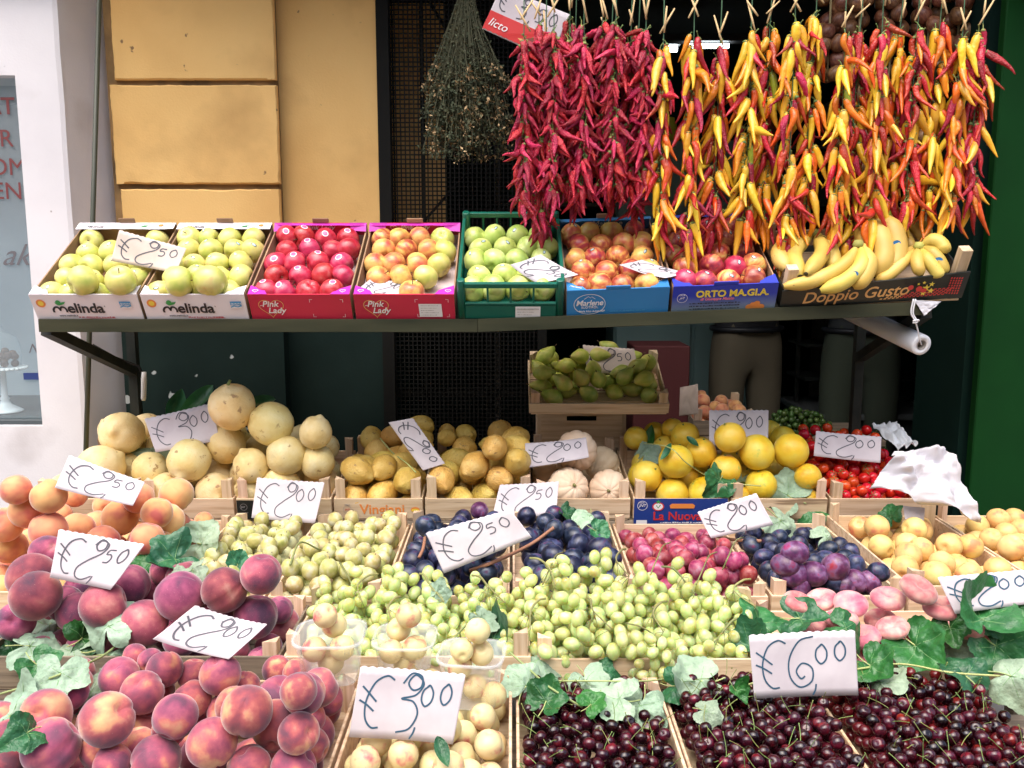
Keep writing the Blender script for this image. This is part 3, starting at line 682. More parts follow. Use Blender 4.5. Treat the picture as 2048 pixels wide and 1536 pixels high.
# ------------------------------------------------------------------ heaps of spheres
class Heap:
    ALL = []
    def __init__(s, X0, X1, Y0, Y1, zf, tilt=0):
        Heap.ALL.append(s)
        s.b = (X0, X1, Y0, Y1); s.zf = zf; s.t = math.tan(R(tilt)); s.P = np.zeros((0, 3)); s.r = np.zeros(0); s.items = []
    def floor(s, y): return s.zf + s.t*(y - s.b[2])
    def push(s, p, r): s.P = np.vstack([s.P, p]); s.r = np.append(s.r, r)
    def drop(s, n, rfn, K=26, heap=0.0, zmax=None, back=0.0, region=None):
        """each ball falls on the lowest of K random spots; heap>0 favours the middle, back>0 favours the rear"""
        X0, X1, Y0, Y1 = region or s.b; out = []
        for _ in range(n):
            r = rfn(); xs = np.random.uniform(X0 + r, X1 - r, K); ys = np.random.uniform(Y0 + r, Y1 - r, K)
            z = s.floor(ys) + r
            if len(s.r):
                d2 = (xs[:,None]-s.P[:,0])**2 + (ys[:,None]-s.P[:,1])**2; R2 = (s.r + r)**2
                c = np.where(d2 < R2, s.P[:,2] + np.sqrt(np.maximum(R2 - d2, 0)), -9).max(1); z = np.maximum(z, c)
            cx, cy = (X0+X1)/2, (Y0+Y1)/2
            e = ((xs-cx)/(X1-X0)*2)**2 + ((ys-cy)/(Y1-Y0)*2)**2
            cost = z + heap*e - back*(ys - Y0)/(Y1 - Y0)
            if zmax is not None:
                over = np.array([zz > zmax(a_, b_) for zz, a_, b_ in zip(z, xs, ys)]); cost = np.where(over, 99, cost)
            i = int(np.argmin(cost))
            if cost[i] > 50: continue
            s.push((xs[i], ys[i], z[i]), r); out.append((Vector((xs[i], ys[i], z[i])), r))
        s.items += out; return out
    def shoot(s, u, v, r, lift=None):
        """a ball sent along the sight line of a pixel rests on the heap level (floor + lift), the rear board or a ball already there"""
        d = ray(u, v).normalized(); O = ORG; best = 99; Y0 = s.b[2]; zc = s.zf + (r if lift is None else lift)
        den = d.z - s.t*d.y
        if den < 0: best = min(best, (zc + s.t*(O.y - Y0) - O.z)/den)
        best = min(best, (s.b[3] - r - O.y)/d.y)
        if len(s.r):
            oc = np.array(O) - s.P; dd = np.array(d); b_ = oc @ dd; c_ = (oc**2).sum(1) - ((s.r + r)*.97)**2; q = b_**2 - c_
            ok = q > 0
            if ok.any():
                t = -b_[ok] - np.sqrt(q[ok]); t = t[t > 0]
                if len(t): best = min(best, t.min())
        best = max(best, (Y0 + r*.9 - O.y)/d.y)
        p = O + d*best; s.push(tuple(p), r); s.items.append((p, r)); return p
    def shots(s, lst, lift=None, it=25):
        """several balls, then pushed apart until none is inside another"""
        k0 = len(s.r)
        for u, v, r in lst: s.shoot(u, v, r, lift)
        for _ in range(it):
            D = s.P[:, None] - s.P[None]; L = np.sqrt((D**2).sum(2)) + 1e-9; ov = np.maximum(0, (s.r[:, None] + s.r[None])*.985 - L); np.fill_diagonal(ov, 0)
            s.P += (D/L[..., None]*ov[..., None]*.28).sum(1)
            s.P[:, 1] = np.minimum(s.P[:, 1], s.b[3] - s.r); s.P[:, 2] = np.maximum(s.P[:, 2], s.zf + s.t*(s.P[:, 1] - s.b[2]) + s.r)
            s.P[:, 0] = np.clip(s.P[:, 0], s.b[0] + s.r*.8, s.b[1] - s.r*.8)
            s.P[:, 1] = np.maximum(s.P[:, 1], s.b[2] + s.r*.9)
        return [(Vector(s.P[i]), float(s.r[i])) for i in range(k0, len(s.r))]
    def under(s, n, rfn, zmax, K=40):
        """fills the crate below the balls that are already there"""
        out = []
        for _ in range(4):
            t = Heap(*s.b, s.zf); t.t = s.t; Heap.ALL.remove(t)
            for p, r in t.drop(n, rfn, K=K, zmax=zmax):
                dd = np.sqrt(((s.P - np.array(p))**2).sum(1)) if len(s.r) else np.array([9.])
                if (dd > .88*(s.r + r if len(s.r) else r)).all(): out.append((p, r)); s.push(tuple(p), r)
        s.items += out; return out
def buried(P, i, r):
    """covered by at least two others when looked at from above and in front"""
    rel = P - P[i]; vd = np.array((0, -.6, .8)); al = rel @ vd; pe = np.sqrt(np.maximum((rel**2).sum(1) - al**2, 0))
    return ((al > r*.9) & (pe < r*1.2)).sum() >= 2
PLUMS = MB(); PLUM_M = ['plum_b','plum_p','plum_r','plum_y']
def put(kind, p, r, label, cat, group, rot=None, name=None, sc=None):
    m = random.choice(V[kind])
    o = obj(name or m.name.split('.')[0], m, None, p, rot or randq(), r if sc is None else sc)
    return tag(o, label, cat, group)

# ------------------------------------------------------------------ wooden crates
def tri_post(h, s=.030):
    k = ('tri', round(h,4), s)
    if k not in _bc:
        v = [(0,0,0),(s,0,0),(0,s,0),(0,0,h),(s,0,h),(0,s,h)]
        _bc[k] = mesh('post', v, [(0,2,1),(3,4,5),(0,1,4,3),(1,2,5,4),(2,0,3,5)], [woodv], False)
    return _bc[k]
def crate(X0, X1, Y0, Y1, zf, h, tilt, label, post=.05, mat=None, group='wooden fruit crates', slats=1, name='fruit_crate', front_h=None):
    mat = mat or wood; w_, d_ = X1 - X0 - .004, Y1 - Y0 - .004
    e = empty(name, (X0 + .002, Y0 + .002, zf), (R(tilt), 0, 0), label, 'crate', group)
    tk = .006; fh = front_h or h
    def slab(nm, lo, hi, c=.0012):
        v, f = g_box(lo, hi, c); return obj(nm, mesh(nm, v, f, [mat], False), e)
    n = 4
    for k in range(n):
        a = d_*k/n + .003; b = d_*(k+1)/n - .003
        slab('floor_slat', (tk, a, .0), (w_ - tk, b, tk))
    def side(nm, fn, hh):
        g_ = .006; z0 = .0
        for q in range(slats):
            za = hh*q/slats + (g_ if q else 0); zb = hh*(q+1)/slats - (0 if q == slats-1 else g_)
            fn(nm, za, zb)
    side('front_slat', lambda nm, a, b: slab(nm, (0, 0, a + .0065), (w_, tk, b)), fh)
    side('back_slat', lambda nm, a, b: slab(nm, (0, d_ - tk, a + .0065), (w_, d_, b)), h)
    side('side_slat', lambda nm, a, b: slab(nm, (0, tk + .001, a + .0065), (tk, d_ - tk - .001, b)), h)
    side('side_slat', lambda nm, a, b: slab(nm, (w_ - tk, tk + .001, a + .0065), (w_, d_ - tk - .001, b)), h)
    for (px, py, rz) in ((tk+.0006, tk+.0006, 0), (w_-tk-.0006, tk+.0006, 90), (w_-tk-.0006, d_-tk-.0006, 180), (tk+.0006, d_-tk-.0006, 270)):
        obj('corner_post', tri_post(h + post*U(.85,1.1) - .007), e, (px, py, .0068), (0, 0, R(rz)))
    return e
def row(k, X0, X1, label, h=.075, post=.05, **kw):
    y0, y1, zf, tl = ROWS[k]
    c = crate(X0, X1, y0, y1, Z(zf), h, tl, label, post, **kw)
    c_h = Heap(X0 + .012, X1 - .012, y0 + .012, y1 - .012, Z(zf) + .008, tl); c_h.crate = c; return c_h

# ================================================================== lower display, back row (A)
def under(h, n, kind, rf, label, cat, group, rotf=None, zmax=None):
    for p, r in h.under(n, rf, zmax): put(kind, p, r, label, cat, group, rotf() if rotf else None)
def shot(h, lst, kind, label, cat, group, lift=None, size=None, rotf=None):
    for p, r in h.shots([(it[0], it[1], size() if size else it[2]) for it in lst], lift):
        put(kind, p, r, label, cat, group, rotf() if rotf else None)
def fill(h, n, kind, rf, label, cat, group, rotf=None, **kw):
    out = h.drop(n, rf, **kw)
    for p, r in out:
        if cat == 'plum': PL.append((p, r, kind, label, group)); continue
        put(kind, p, r, label, cat, group, rotf() if rotf else None)
pv_, pf_ = g_sphere(12, 8, lambda d, ph, th: 1); PL = []
def lying():   # axis near horizontal
    a = U(0, 6.28); return Vector((math.cos(a), math.sin(a), U(-.35,.35))).to_track_quat('Z', 'Y')
def upward(spread=1.2):
    return Vector((U(-spread,spread), U(-spread,spread), 1)).normalized().to_track_quat('Z','Y') @ rotq((0,0,1), U(0,6.28))

LC = ('pale yellow bumpy citron in the citron crates at the back left', 'citron', 'citrons at the back left')
hA1 = row('A', -1.508, -1.176, 'wooden crate of citrons beside the white wall', post=.06)
hA2 = row('A', -1.172, -.882, 'wooden crate of citrons, middle of the three citron crates', post=.06)
hA3 = row('A', -.878, -.572, 'wooden crate of citrons beside the lemon crates', post=.06)
hC = Heap(-1.49, -.59, 2.715, 3.15, Z(-.835) + .008, 7.0)
cit = [(262,940,.066),(300,940,.062),(498,948,.070),(565,968,.074),(645,958,.064),(335,988,.066),(430,985,.066),(125,970,.058),(520,930,.06),(678,915,.060),(605,908,.070),
       (185,945,.080),(376,925,.074),(452,888,.070),(640,893,.056),(548,885,.076),(492,832,.080),(243,868,.078)]
for (u, v_, _r), (p, r) in zip(cit, hC.shots([(a_, b_, c_*.93) for a_, b_, c_ in cit], .085, 12)):
    l = LC
    if (u, v_) == (492, 832): l = ('brown tinged citron with green stalk on top of the citron heap', 'citron', LC[2])
    if (u, v_) == (243, 868): l = ('large smooth citron on top at the left by the white wall', 'citron', LC[2])
    q = None
    if u == 492: q = rotq((1,0,0), R(25))
    if u == 243: q = Vector((.05,-.9,.25)).to_track_quat('Z','Y')
    if u == 548: q = Vector((-.75,-.35,.5)).to_track_quat('Z','Y')
    o = put('citron', p, r, *l, rot=q)
    if u == 492:
        obj('stalk', mesh('stalk', *g_tube([(0,0,.95),(.03,0,1.15),(.12,.1,1.3)], [.09,.07,.06], 6), [green_stem]), o)

under(hC, 60, 'citron', lambda: U(.060,.066), *LC, zmax=lambda x, y: Z(-.80 + .1228*(y - 2.7) + .10 + .22*max(0, y - 2.85)))
under(hC, 80, 'citron', lambda: U(.044,.052), *LC, zmax=lambda x, y: Z(-.80 + .1228*(y - 2.7) + .09 + .3*max(0, y - 2.85)))
LL = [('yellow lemon in the left lemon crate behind the orange lettered board', 'lemon', 'lemons in the left lemon crate'), ('yellow lemon in the right lemon crate beside the melons', 'lemon', 'lemons in the right lemon crate')]
hL1 = row('A', -.568, -.282, 'wooden crate of lemons with orange lettering on its front', post=.065)
hL2 = row('A', -.278, .066, 'wooden crate of lemons beside the melon crate', post=.065)
for k, (h, lst) in enumerate(((hL1, [(745,878),(855,858),(790,872),(872,882),(757,905),(800,912),(835,905),(765,925),(735,938),(812,935),(765,947),(850,962),(715,962),(815,965),(765,978),(712,985)]),
                              (hL2, [(930,872),(1000,866),(928,898),(1000,893),(1045,893),(1030,880),(912,922),(965,928),(1015,917),(1048,925),(905,945),(945,950),(1010,940),(1045,950),(985,958),(900,972),(1018,972),(945,985),(985,990),(1050,972)]))):
    shot(h, lst, 'lemon', *LL[k], lift=.066, size=lambda: U(.041,.048), rotf=lying)
    for ra_, rb2 in ((.038,.042),(.030,.034)): under(h, 70, 'lemon', lambda: U(ra_, rb2), *LL[k], rotf=lying, zmax=lambda x, y: Z(-.78 + .1228*(y - 2.7) + .055 + .3*max(0, y - 2.85)))

hM = row('A', .070, .378, 'wooden crate of ribbed pale melons behind the plums', post=.06)
LM = ('pale ribbed cantaloupe melon in the crate beside the oranges', 'melon', 'cantaloupe melons')
ml_ = ((1100,948,.058),(1205,928,.064),(1150,945,.070),(1152,985,.070),(1240,978,.064))
for (u, v_, _r), (p, r) in zip(ml_, hM.shots(ml_, .07)):
    put('melon', p, r, *LM, rot=Vector((U(-.4,.4), -1, U(-.2,.5))).to_track_quat('Z','Y') if v_ > 940 else None)

LO = ('bright yellow orange in the heap between melons and tomatoes', 'orange', 'yellow oranges')
hO1 = row('A', .384, .690, 'wooden crate of yellow oranges with blue printed front label', post=.055)
hO2 = row('A', .694, 1.004, 'wooden crate of yellow oranges beside the tomatoes', post=.055)
hO = Heap(.40, .99, 2.715, 3.15, Z(-.835) + .008, 7.0)
for p, r in hO.shots([(u, v_, d*.00159*.5) for u, v_, d in ((1310,865,50),(1345,858,50),(1545,868,56),(1590,882,56),(1330,895,54),(1500,962,60),(1290,930,60),(1590,992,60),(1460,985,60),(1380,962,58),(1270,952,60),(1565,912,56),(1612,908,64),(1555,928,56),(1637,952,56),(1628,988,54),(1645,1005,50),
                 (1370,872,62),(1398,914,64),(1452,938,62),(1540,970,64),(1285,962,64),(1357,938,72),(1415,988,70),(1340,988,68),(1595,942,72),(1474,892,64),(1512,923,74))], .075):
    put('orange', p, r, *LO)
under(hO, 90, 'orange', lambda: U(.040,.046), *LO, zmax=lambda x, y: Z(-.78 + .1228*(y - 2.7) + .05 + .2*max(0, y - 2.85)))

hT = row('A', 1.010, 1.330, 'wooden crate of small red tomatoes at the far right', post=.055)
LT = ('small glossy red tomato in the tomato crate', 'tomato', 'cherry tomatoes')
for p, r in hT.drop(260, lambda: U(.0175,.0205), K=30, zmax=lambda x, y: Z(-.745 + .30*(y-2.7))):
    o = put('tomato', p, r, *LT, rot=upward(1.6))
    if random.random() < .5: obj('calyx', random.choice(calyx), o)

# ================================================================== middle row (B)
hB1 = row('B', -1.58, -.862, 'wide wooden crate of orange peaches at the left', h=.07, post=.02)
LB1 = ('fuzzy orange peach in the left crate below the citrons', 'peach', 'orange peaches at the left')
for p, r in hB1.shots([(u, v_, d*.00137*.5) for u, v_, d in ((150,990,54),(265,1012,60),(215,1012,60),(330,1018,60),(120,1030,52),(190,1050,62),(65,1088,64),(20,1088,64),(370,1065,60),(100,1078,60),(155,1060,66),(290,1078,66),(240,1100,64),(350,1045,66),(18,1048,64),(45,1018,62),(90,1048,66),(255,1045,68),(325,1062,70),(280,1000,58),(395,1015,66),(93,1000,62),(35,998,54),(205,1085,64),(402,1060,64),(405,1095,60),(378,1102,60),(340,1105,60),(412,1035,58))], .105):
    put('peach_orange', p, r, *LB1)
under(hB1, 160, 'peach_orange', lambda: U(.038,.042), *LB1, zmax=lambda x, y: Z(-.79))
under(hB1, 160, 'peach_orange', lambda: U(.029,.033), *LB1, zmax=lambda x, y: Z(-.795))
LY = [('small yellow green plum in the left of the two yellow plum crates', 'plum', 'yellow plums, left crate'), ('small yellow green plum in the yellow plum crate beside the blue plums', 'plum', 'yellow plums, right crate')]
for k, (a, b, lb) in enumerate(((-.858, -.607, 'wooden crate of small yellow plums beside the orange peaches'), (-.603, -.316, 'wooden crate of small yellow plums beside the blue plums'))):
    h = row('B', a, b, lb, h=.058, post=.035)
    fill(h, 210, 'plum_y', lambda: U(.0215,.0245), *LY[k], K=34, heap=.012, zmax=lambda x, y: Z(-.79 + .03*(2.62 - y)))
LP = [('dark blue plum in the left blue plum crate by the yellow plums', 'plum', 'blue plums, left crate'), ('dark blue plum in the middle plum crate behind the grapes', 'plum', 'blue plums, middle crate')]
for k, (a, b, lb) in enumerate(((-.312, -.004, 'wooden crate of blue plums beside the yellow plums'), (0.0, .306, 'wooden crate of blue plums beside the red plums'))):
    h = row('B', a, b, lb, h=.06, post=.04)
    fill(h, 62, 'plum_b', lambda: U(.028,.032), *LP[k], K=40, heap=.012, zmax=lambda x, y: Z(-.79))
    fill(h, 16, 'plum_b', lambda: U(.029,.033), *LP[k], K=20, heap=.03, back=.05, zmax=lambda x, y: Z(-.765))
    fill(h, 5, 'plum_p', lambda: U(.028,.032), ('purple red plum among the blue plums, left crate', 'purple red plum among the blue plums, middle crate')[k], 'plum', 'purple plums among the blue', K=12, zmax=lambda x, y: Z(-.76))
h = row('B', .310, .632, 'wooden crate of red plums in the middle row', h=.058, post=.03)
fill(h, 170, 'plum_r', lambda: U(.0225,.026), 'small red plum with pale bloom behind the grapes', 'plum', 'red plums', K=34, heap=.012, zmax=lambda x, y: Z(-.845 + .17*(2.62 - y)))
h = row('B', .636, .968, 'wooden crate of dark blue plums with printed front board', h=.06, post=.04)
fill(h, 105, 'plum_b', lambda: U(.0245,.0285), 'dark blue plum in the right plum crate with printed board', 'plum', 'blue plums, right crate', K=34, heap=.01, zmax=lambda x, y: Z(-.825 + .09*(2.62 - y)))
fill(h, 18, 'plum_b', lambda: U(.025,.029), 'dark blue plum in the right plum crate with printed board', 'plum', 'blue plums, right crate', K=16, zmax=lambda x, y: Z(-.83 + .1*(2.62 - y)))
for u, v_, r in ((1590,1150,.034),(1625,1148,.034),(1670,1135,.036),(1590,1105,.031),(1570,1130,.032),(1712,1162,.028),(1740,1165,.028),(1690,1170,.027),(1600,1172,.028)):
    put('plum_p', h.shoot(u, v_, r), r, 'large purple red plum at the front of the right plum crate', 'plum', 'large purple plums in front')
LN = [('yellow nectarine in the crate beside the white paper sheet', 'nectarine', 'yellow nectarines, left crate'), ('yellow nectarine in the crate at the far right edge', 'nectarine', 'yellow nectarines, right crate')]
for k, (a, b, lb) in enumerate(((.974, 1.304, 'tall sided wooden crate of yellow nectarines right of the plums'), (1.308, 1.63, 'wooden crate of yellow nectarines at the right edge'))):
    h = row('B', a, b, lb, h=.085, post=.04)
    fill(h, 55, 'nectarine_y', lambda: U(.032,.035), *LN[k], K=40, heap=.008, zmax=lambda x, y: Z(-.79))
    fill(h, 14, 'nectarine_y', lambda: U(.033,.036), *LN[k], K=16, zmax=lambda x, y: Z(-.77))

PA = np.array([tuple(x[0]) for x in PL]); sc_ = []
for i, (p, r, k_, l_, g_) in enumerate(PL):
    rel = PA - PA[i]; vd = np.array((0, -.75, .66)); al = rel @ vd; pe = np.sqrt(np.maximum((rel**2).sum(1) - al**2, 0))
    sc_.append(np.clip(1.6 - pe/r, 0, 1)[(al > r*.6)].sum() - r*8)
keep = set(np.argsort(sc_)[:285].tolist())
for i, (p, r, k_, l_, g_) in enumerate(PL):
    if i in keep: put(k_, p, r, l_, 'plum', g_)
    else: PLUMS.add([Vector(q)*r + p for q in pv_], pf_, PLUM_M.index(k_))
pm = obj('plum_heap', PLUMS.build('plum_heap', [MT[k] for k in PLUM_M])); pm['kind'] = 'stuff'; tag(pm, 'buried plums under the visible ones in the plum crates', 'plums')
# ================================================================== third row (C)
hC1 = row('C', -1.14, -.492, 'grey wooden crate of dark peaches at the left', h=.075, post=.03, mat=woodgrey)
LC1 = ('dark red fuzzy peach in the upper left dark peach crate', 'peach', 'dark peaches, upper crate')
for p, r in hC1.shots([(u, v_, d*.00112*.5) for u, v_, d in ((160,1178,66),(300,1182,74),(330,1142,60),(15,1232,74),(10,1118,74),(420,1232,74),(350,1262,70),(125,1200,72),(260,1170,80),(148,1222,80),(370,1160,80),(510,1232,86),(55,1140,96),(52,1205,94),(222,1215,88),(372,1208,94),(452,1180,86),(518,1152,78),(292,1245,90))], .125):
    put('peach_dark', p, r, *LC1)
under(hC1, 90, 'peach_dark', lambda: U(.042,.046), *LC1, zmax=lambda x, y: Z(-.80))
under(hC1, 90, 'peach_dark', lambda: U(.031,.035), *LC1, zmax=lambda x, y: Z(-.80))
# grapes: berries settle over two crates and belong to the nearest bunch
hG1 = row('C', -.488, .042, 'wide wooden crate of green grapes behind the nectarine tubs', h=.075, post=.05)
hG2 = row('C', .046, .580, 'wooden crate of green grapes with its front board showing', h=.07, post=.05)
deep = MB(); dv, df = g_sphere(10, 7, lambda d, ph, th: 1)
def grape_crate(h, seeds, n, zt, where):
    X0, X1, Y0, Y1 = h.b; out = h.drop(n, lambda: U(.0150,.0174), K=20, zmax=zt)
    nm = ['first','second','third','fourth','fifth','sixth','seventh','eighth','ninth','tenth','eleventh','twelfth','thirteenth','fourteenth']
    S = [Vector((x, y)) for x, y in seeds]; g = [[] for _ in S]
    A = np.array([tuple(p) for p, r in out])
    for i, (p, r) in enumerate(out):
        # buried berries go into one mass, the outer ones belong to bunches
        rel = A - A[i]; vd = np.array((0, -.55, .83)); al = rel @ vd; pe = np.sqrt(np.maximum((rel**2).sum(1) - al**2, 0))
        if ((al > .012) & (pe < .016)).sum() >= 2:
            deep.add([Vector(q)*r + p for q in dv], df); continue
        g[min(range(len(S)), key=lambda i: (S[i] - p.xy).length)].append((p, r))
    for i, (s, L) in enumerate(zip(S, g)):
        if not L: continue
        cx = sum(p.x for p, r in L)/len(L); cy = sum(p.y for p, r in L)/len(L); near = [p.z for p, r in L if abs(p.x-cx) < .03 and abs(p.y-cy) < .03] or [L[0][0].z]
        zt_ = max(near); base = Vector((cx, cy, h.zf)); s = Vector((cx, cy))
        e = empty('grape_bunch', base, label='bunch of pale green grapes in the %s, %s from the left' % (where, nm[i]), cat='grapes', group='green grape bunches')
        for p, r in L: obj('grape', V['grape'][0], e, p - base, randq(), r)
        top = [p for p, r in sorted(L, key=lambda q: (q[0].xy - s).length)[:8]]
        a = Vector((s.x + U(-.05,.05), s.y + .03, zt_ + .034)); m_ = Vector((s.x, s.y, zt_ + .018)); mb = MB()
        c = Vector((s.x + U(-.05,.05), s.y - .05, zt_ - .002))
        mb.add(*g_tube(spline([a - base, (a*.5 + m_*.5) - base + Vector((0,0,.01)), m_ - base, c - base], 5), [.0028]*10 + [.0016]*6, 6))
        for p in top:
            k = (m_ if random.random() < .6 else c); mb.add(*g_tube(spline([k - base, (k + p)/2 - base + Vector((U(-.01,.01),U(-.01,.01),.010)), p - base + Vector((0,0,.011))], 4), .0007, 5))
        obj('stalk', mb.build('stalk', [straw_stem]), e)
sdG = [(-.42 + .074*i + U(-.015,.015), 1.83 + .11*(i % 2)) for i in range(14)]
hG = Heap(-.478, .570, 1.728, 2.032, Z(-.915) + .008, 0)
hG.floor = lambda ys: np.where(np.asarray(ys) < 1.760, Z(-.842), Z(-.907))
GX = [-.48,-.42,-.34,-.27,-.20,-.13,-.05,.03,.10,.16,.27,.33,.40,.47,.52,.57]; GZ = [-.785,-.755,-.75,-.725,-.745,-.765,-.76,-.745,-.715,-.70,-.70,-.73,-.735,-.755,-.775,-.80]
grape_crate(hG, sdG, 1950, lambda x, y: Z(float(np.interp(x, GX, GZ)) - .36*(2.03 - y) + .022*math.cos(2*math.pi*(x + .12*(y - 1.75) + .02*math.sin(x*13))/.082) - .006), 'green grape heap')
gmass = obj('grape_heap', deep.build('grape_heap', [MT['grape']])); gmass['kind'] = 'stuff'; tag(gmass, 'buried green grapes under the visible bunches', 'grapes')
# a small bunch hanging over the front board
hb = PY(1310, 1322, 1.735); e = empty('grape_bunch', hb, label='small bunch of green grapes hanging over the crate front', cat='grapes', group='green grape bunches')
pts_ = []
for k in range(300):
    p = Vector((U(-.035,.035), U(-.025,.008), U(-.045,.055)));
    if abs(p.x) > .036*(1 - .5*max(0,-p.z)/.05): continue
    if all((p - q).length > .0225 for q in pts_): pts_.append(p)
for p in pts_: obj('grape', V['grape'][0], e, p, randq(), .0125)
obj('stalk', mesh('stalk', *g_tube(spline([(-.06,.02,.075),(-.03,0,.075),(0,.0,.05),(0,0,0),(.0,0,-.03)], 5), .0018, 6), [straw_stem]), e)
hF = row('C', .584, 1.20, 'wide wooden crate of pink flat peaches at the right', h=.06, post=.03)
LF = ('pink flat doughnut peach in the crate behind the cherries', 'peach', 'flat peaches')
fill(hF, 36, 'flat', lambda: U(.036,.040), *LF, K=40, zmax=lambda x, y: Z(-.865), rotf=lambda: upward(.5))
for p, r in hF.shots([(u, v_, r*.86) for u, v_, r in ((1600,1220,.040),(1640,1205,.040),(1700,1210,.040),(1640,1250,.040),(1610,1250,.036),(1760,1240,.038),(1795,1225,.040),(1840,1200,.044),(1885,1238,.044),(1830,1255,.042),(1800,1260,.038),(1730,1300,.040),(1760,1302,.040),(1930,1250,.040),(1980,1265,.040),(1700,1265,.038),(1560,1220,.036),(2030,1240,.04))], .07):
    put('flat', p, r, *LF, rot=Vector((U(-.4,.4), U(-.55,.1), 1)).normalized().to_track_quat('Z','Y') @ rotq((0,0,1), U(0,6)))

# ================================================================== front row (D)
hD1 = row('D', -.985, -.312, 'wide wooden crate of ripe peaches in the front left corner', h=.075, post=.02)
LD = ('ripe red and orange fuzzy peach in the front left crate', 'peach', 'ripe peaches, front crate')
for p, r in hD1.shots([(u, v_, d*.00083*.5) for u, v_, d in ((20,1345,76),(270,1312,60),(300,1322,60),(555,1340,72),(595,1345,70),(490,1372,70),(185,1510,76),(275,1490,74),(20,1480,86),(240,1530,74),(620,1432,70),(160,1345,70),(80,1400,80),(330,1482,72),(510,1535,84),(655,1515,74),(135,1382,90),(328,1338,84),(385,1398,86),(240,1355,94),(355,1450,90),(440,1350,92),(470,1412,88),(285,1384,96),(655,1380,84),(650,1462,86),(565,1396,96),(90,1438,106),(217,1450,106),(520,1460,100),(425,1482,98),(320,1525,98),(105,1505,112),(600,1502,104),(20,1535,90),(668,1428,72),(678,1498,82),(640,1548,90),(672,1562,82),(575,1570,92),(470,1570,92),(380,1575,92),(250,1580,92),(150,1575,92),(60,1580,92))], .105):
    put('peach', p, r, *LD)
under(hD1, 130, 'peach', lambda: U(.042,.046), *LD, zmax=lambda x, y: Z(-.82))
under(hD1, 160, 'peach', lambda: U(.031,.036), *LD, zmax=lambda x, y: Z(-.825))
# white nectarines
hD2 = row('D', -.308, .002, 'wooden crate of white nectarines in the front', h=.08, post=.02)
LW = ('cream white nectarine lying loose in the front crate', 'nectarine', 'loose white nectarines')
fill(hD2, 60, 'nectarine', lambda: U(.0225,.027), *LW, K=40, zmax=lambda x, y: Z(-.865))
fill(hD2, 20, 'nectarine', lambda: U(.024,.028), *LW, K=14, zmax=lambda x, y: Z(-.835))
# cherries
CHL = ('dark glossy red cherry with green stem in the front right crates', 'cherry', 'cherries in the front crates')
cher = []
for a, b, lb in ((.006, .308, 'wooden crate of dark cherries beside the white nectarines'), (.312, .622, 'wooden crate of dark cherries below the six euro sign'), (.626, .95, 'wooden crate of dark cherries in the front right corner')):
    h = row('D', a, b, lb, h=.065 if a < .1 else .05, post=.02)
    h.zf += .012
    cher += h.drop(620, lambda: U(.0112,.0135), K=22, zmax=lambda x, y: Z(-.872 + (.012 if x > .33 else -.008) + .05*(y - 1.3)))
# the best 300 in view become single cherries, the rest one mass
def vis(p):
    d = Vector(p) - ORG; yc = d.y*CP - d.z*SP; vv = 768 - F*(d.y*SP + d.z*CP)/yc; uu = 1024 + F*d.x/yc
    return uu, vv
C_ = np.array([p for p, r in cher]); cov = []
for i, (p, r) in enumerate(cher):
    d2 = ((C_[:, :2] - C_[i, :2])**2).sum(1); above = (d2 < (.02)**2) & (C_[:, 2] > C_[i, 2] + .006)
    uu, vv = vis(p); inside = -10 < uu < 2060 and vv < 1550
    cov.append((0 if inside else 5) + above.sum() + (p.y - 1.3)*2)
order = np.argsort(cov); single = set(order[:300].tolist()); mbs = MB(); vs0, fs0 = g_sphere(12, 8, f_cherry(2.0)); st_v = [g_tube(spline([(0,0,.6),(.15,.1,1.5),(.6,.4,3.2)], 3), [.075]*7, 4)]
for i, (p, r) in enumerate(cher):
    if i in single:
        o = put('cherry', p, r, *CHL, rot=upward(1.5)); 
        if random.random() < .55: obj('stem', random.choice(CH_ST), o, (0,0,0), (0,0,U(0,6.28)))
    else:
        q = upward(1.5)
        mbs.add([(q @ Vector(v))*r + p for v in vs0], fs0, 0)
        if random.random() < .06: mbs.add([(q @ Vector(v))*r + p for v in st_v[0][0]], st_v[0][1], 1)
cm = obj('cherry_heap', mbs.build('cherry_heap', [MT['cherry'], green_stem])); cm['kind'] = 'stuff'; tag(cm, 'mass of dark cherries filling the front right crates', 'cherries')

# ---- clear tubs of white nectarines
plastic = clear_mat('clear_plastic', (.95,.97,.98), .30, .10)
def tub_mesh(w0, d0, w1, d1, hh):
    def loop(w_, d_, z, rr):
        o = []
        for cx, cy, a0 in ((1,1,0),(-1,1,90),(-1,-1,180),(1,-1,270)):
            for k in range(5):
                a = R(a0 + 22.5*k); o.append((cx*(w_/2-rr) + rr*math.cos(a), cy*(d_/2-rr) + rr*math.sin(a), z))
        return o
    L = [loop(w0*.9, d0*.9, .0, .02), loop(w0, d0, .004, .02), loop(w1, d1, hh, .028), loop(w1+.012, d1+.012, hh+.001, .032), loop(w1+.012, d1+.012, hh-.004, .032)]
    v = [p for l in L for p in l]; n = 20; f = [tuple(range(n-1,-1,-1))]
    for i in range(len(L)-1):
        for j in range(n): f.append((i*n+j, i*n+(j+1)%n, (i+1)*n+(j+1)%n, (i+1)*n+j))
    return mesh('punnet', v, f, [plastic])
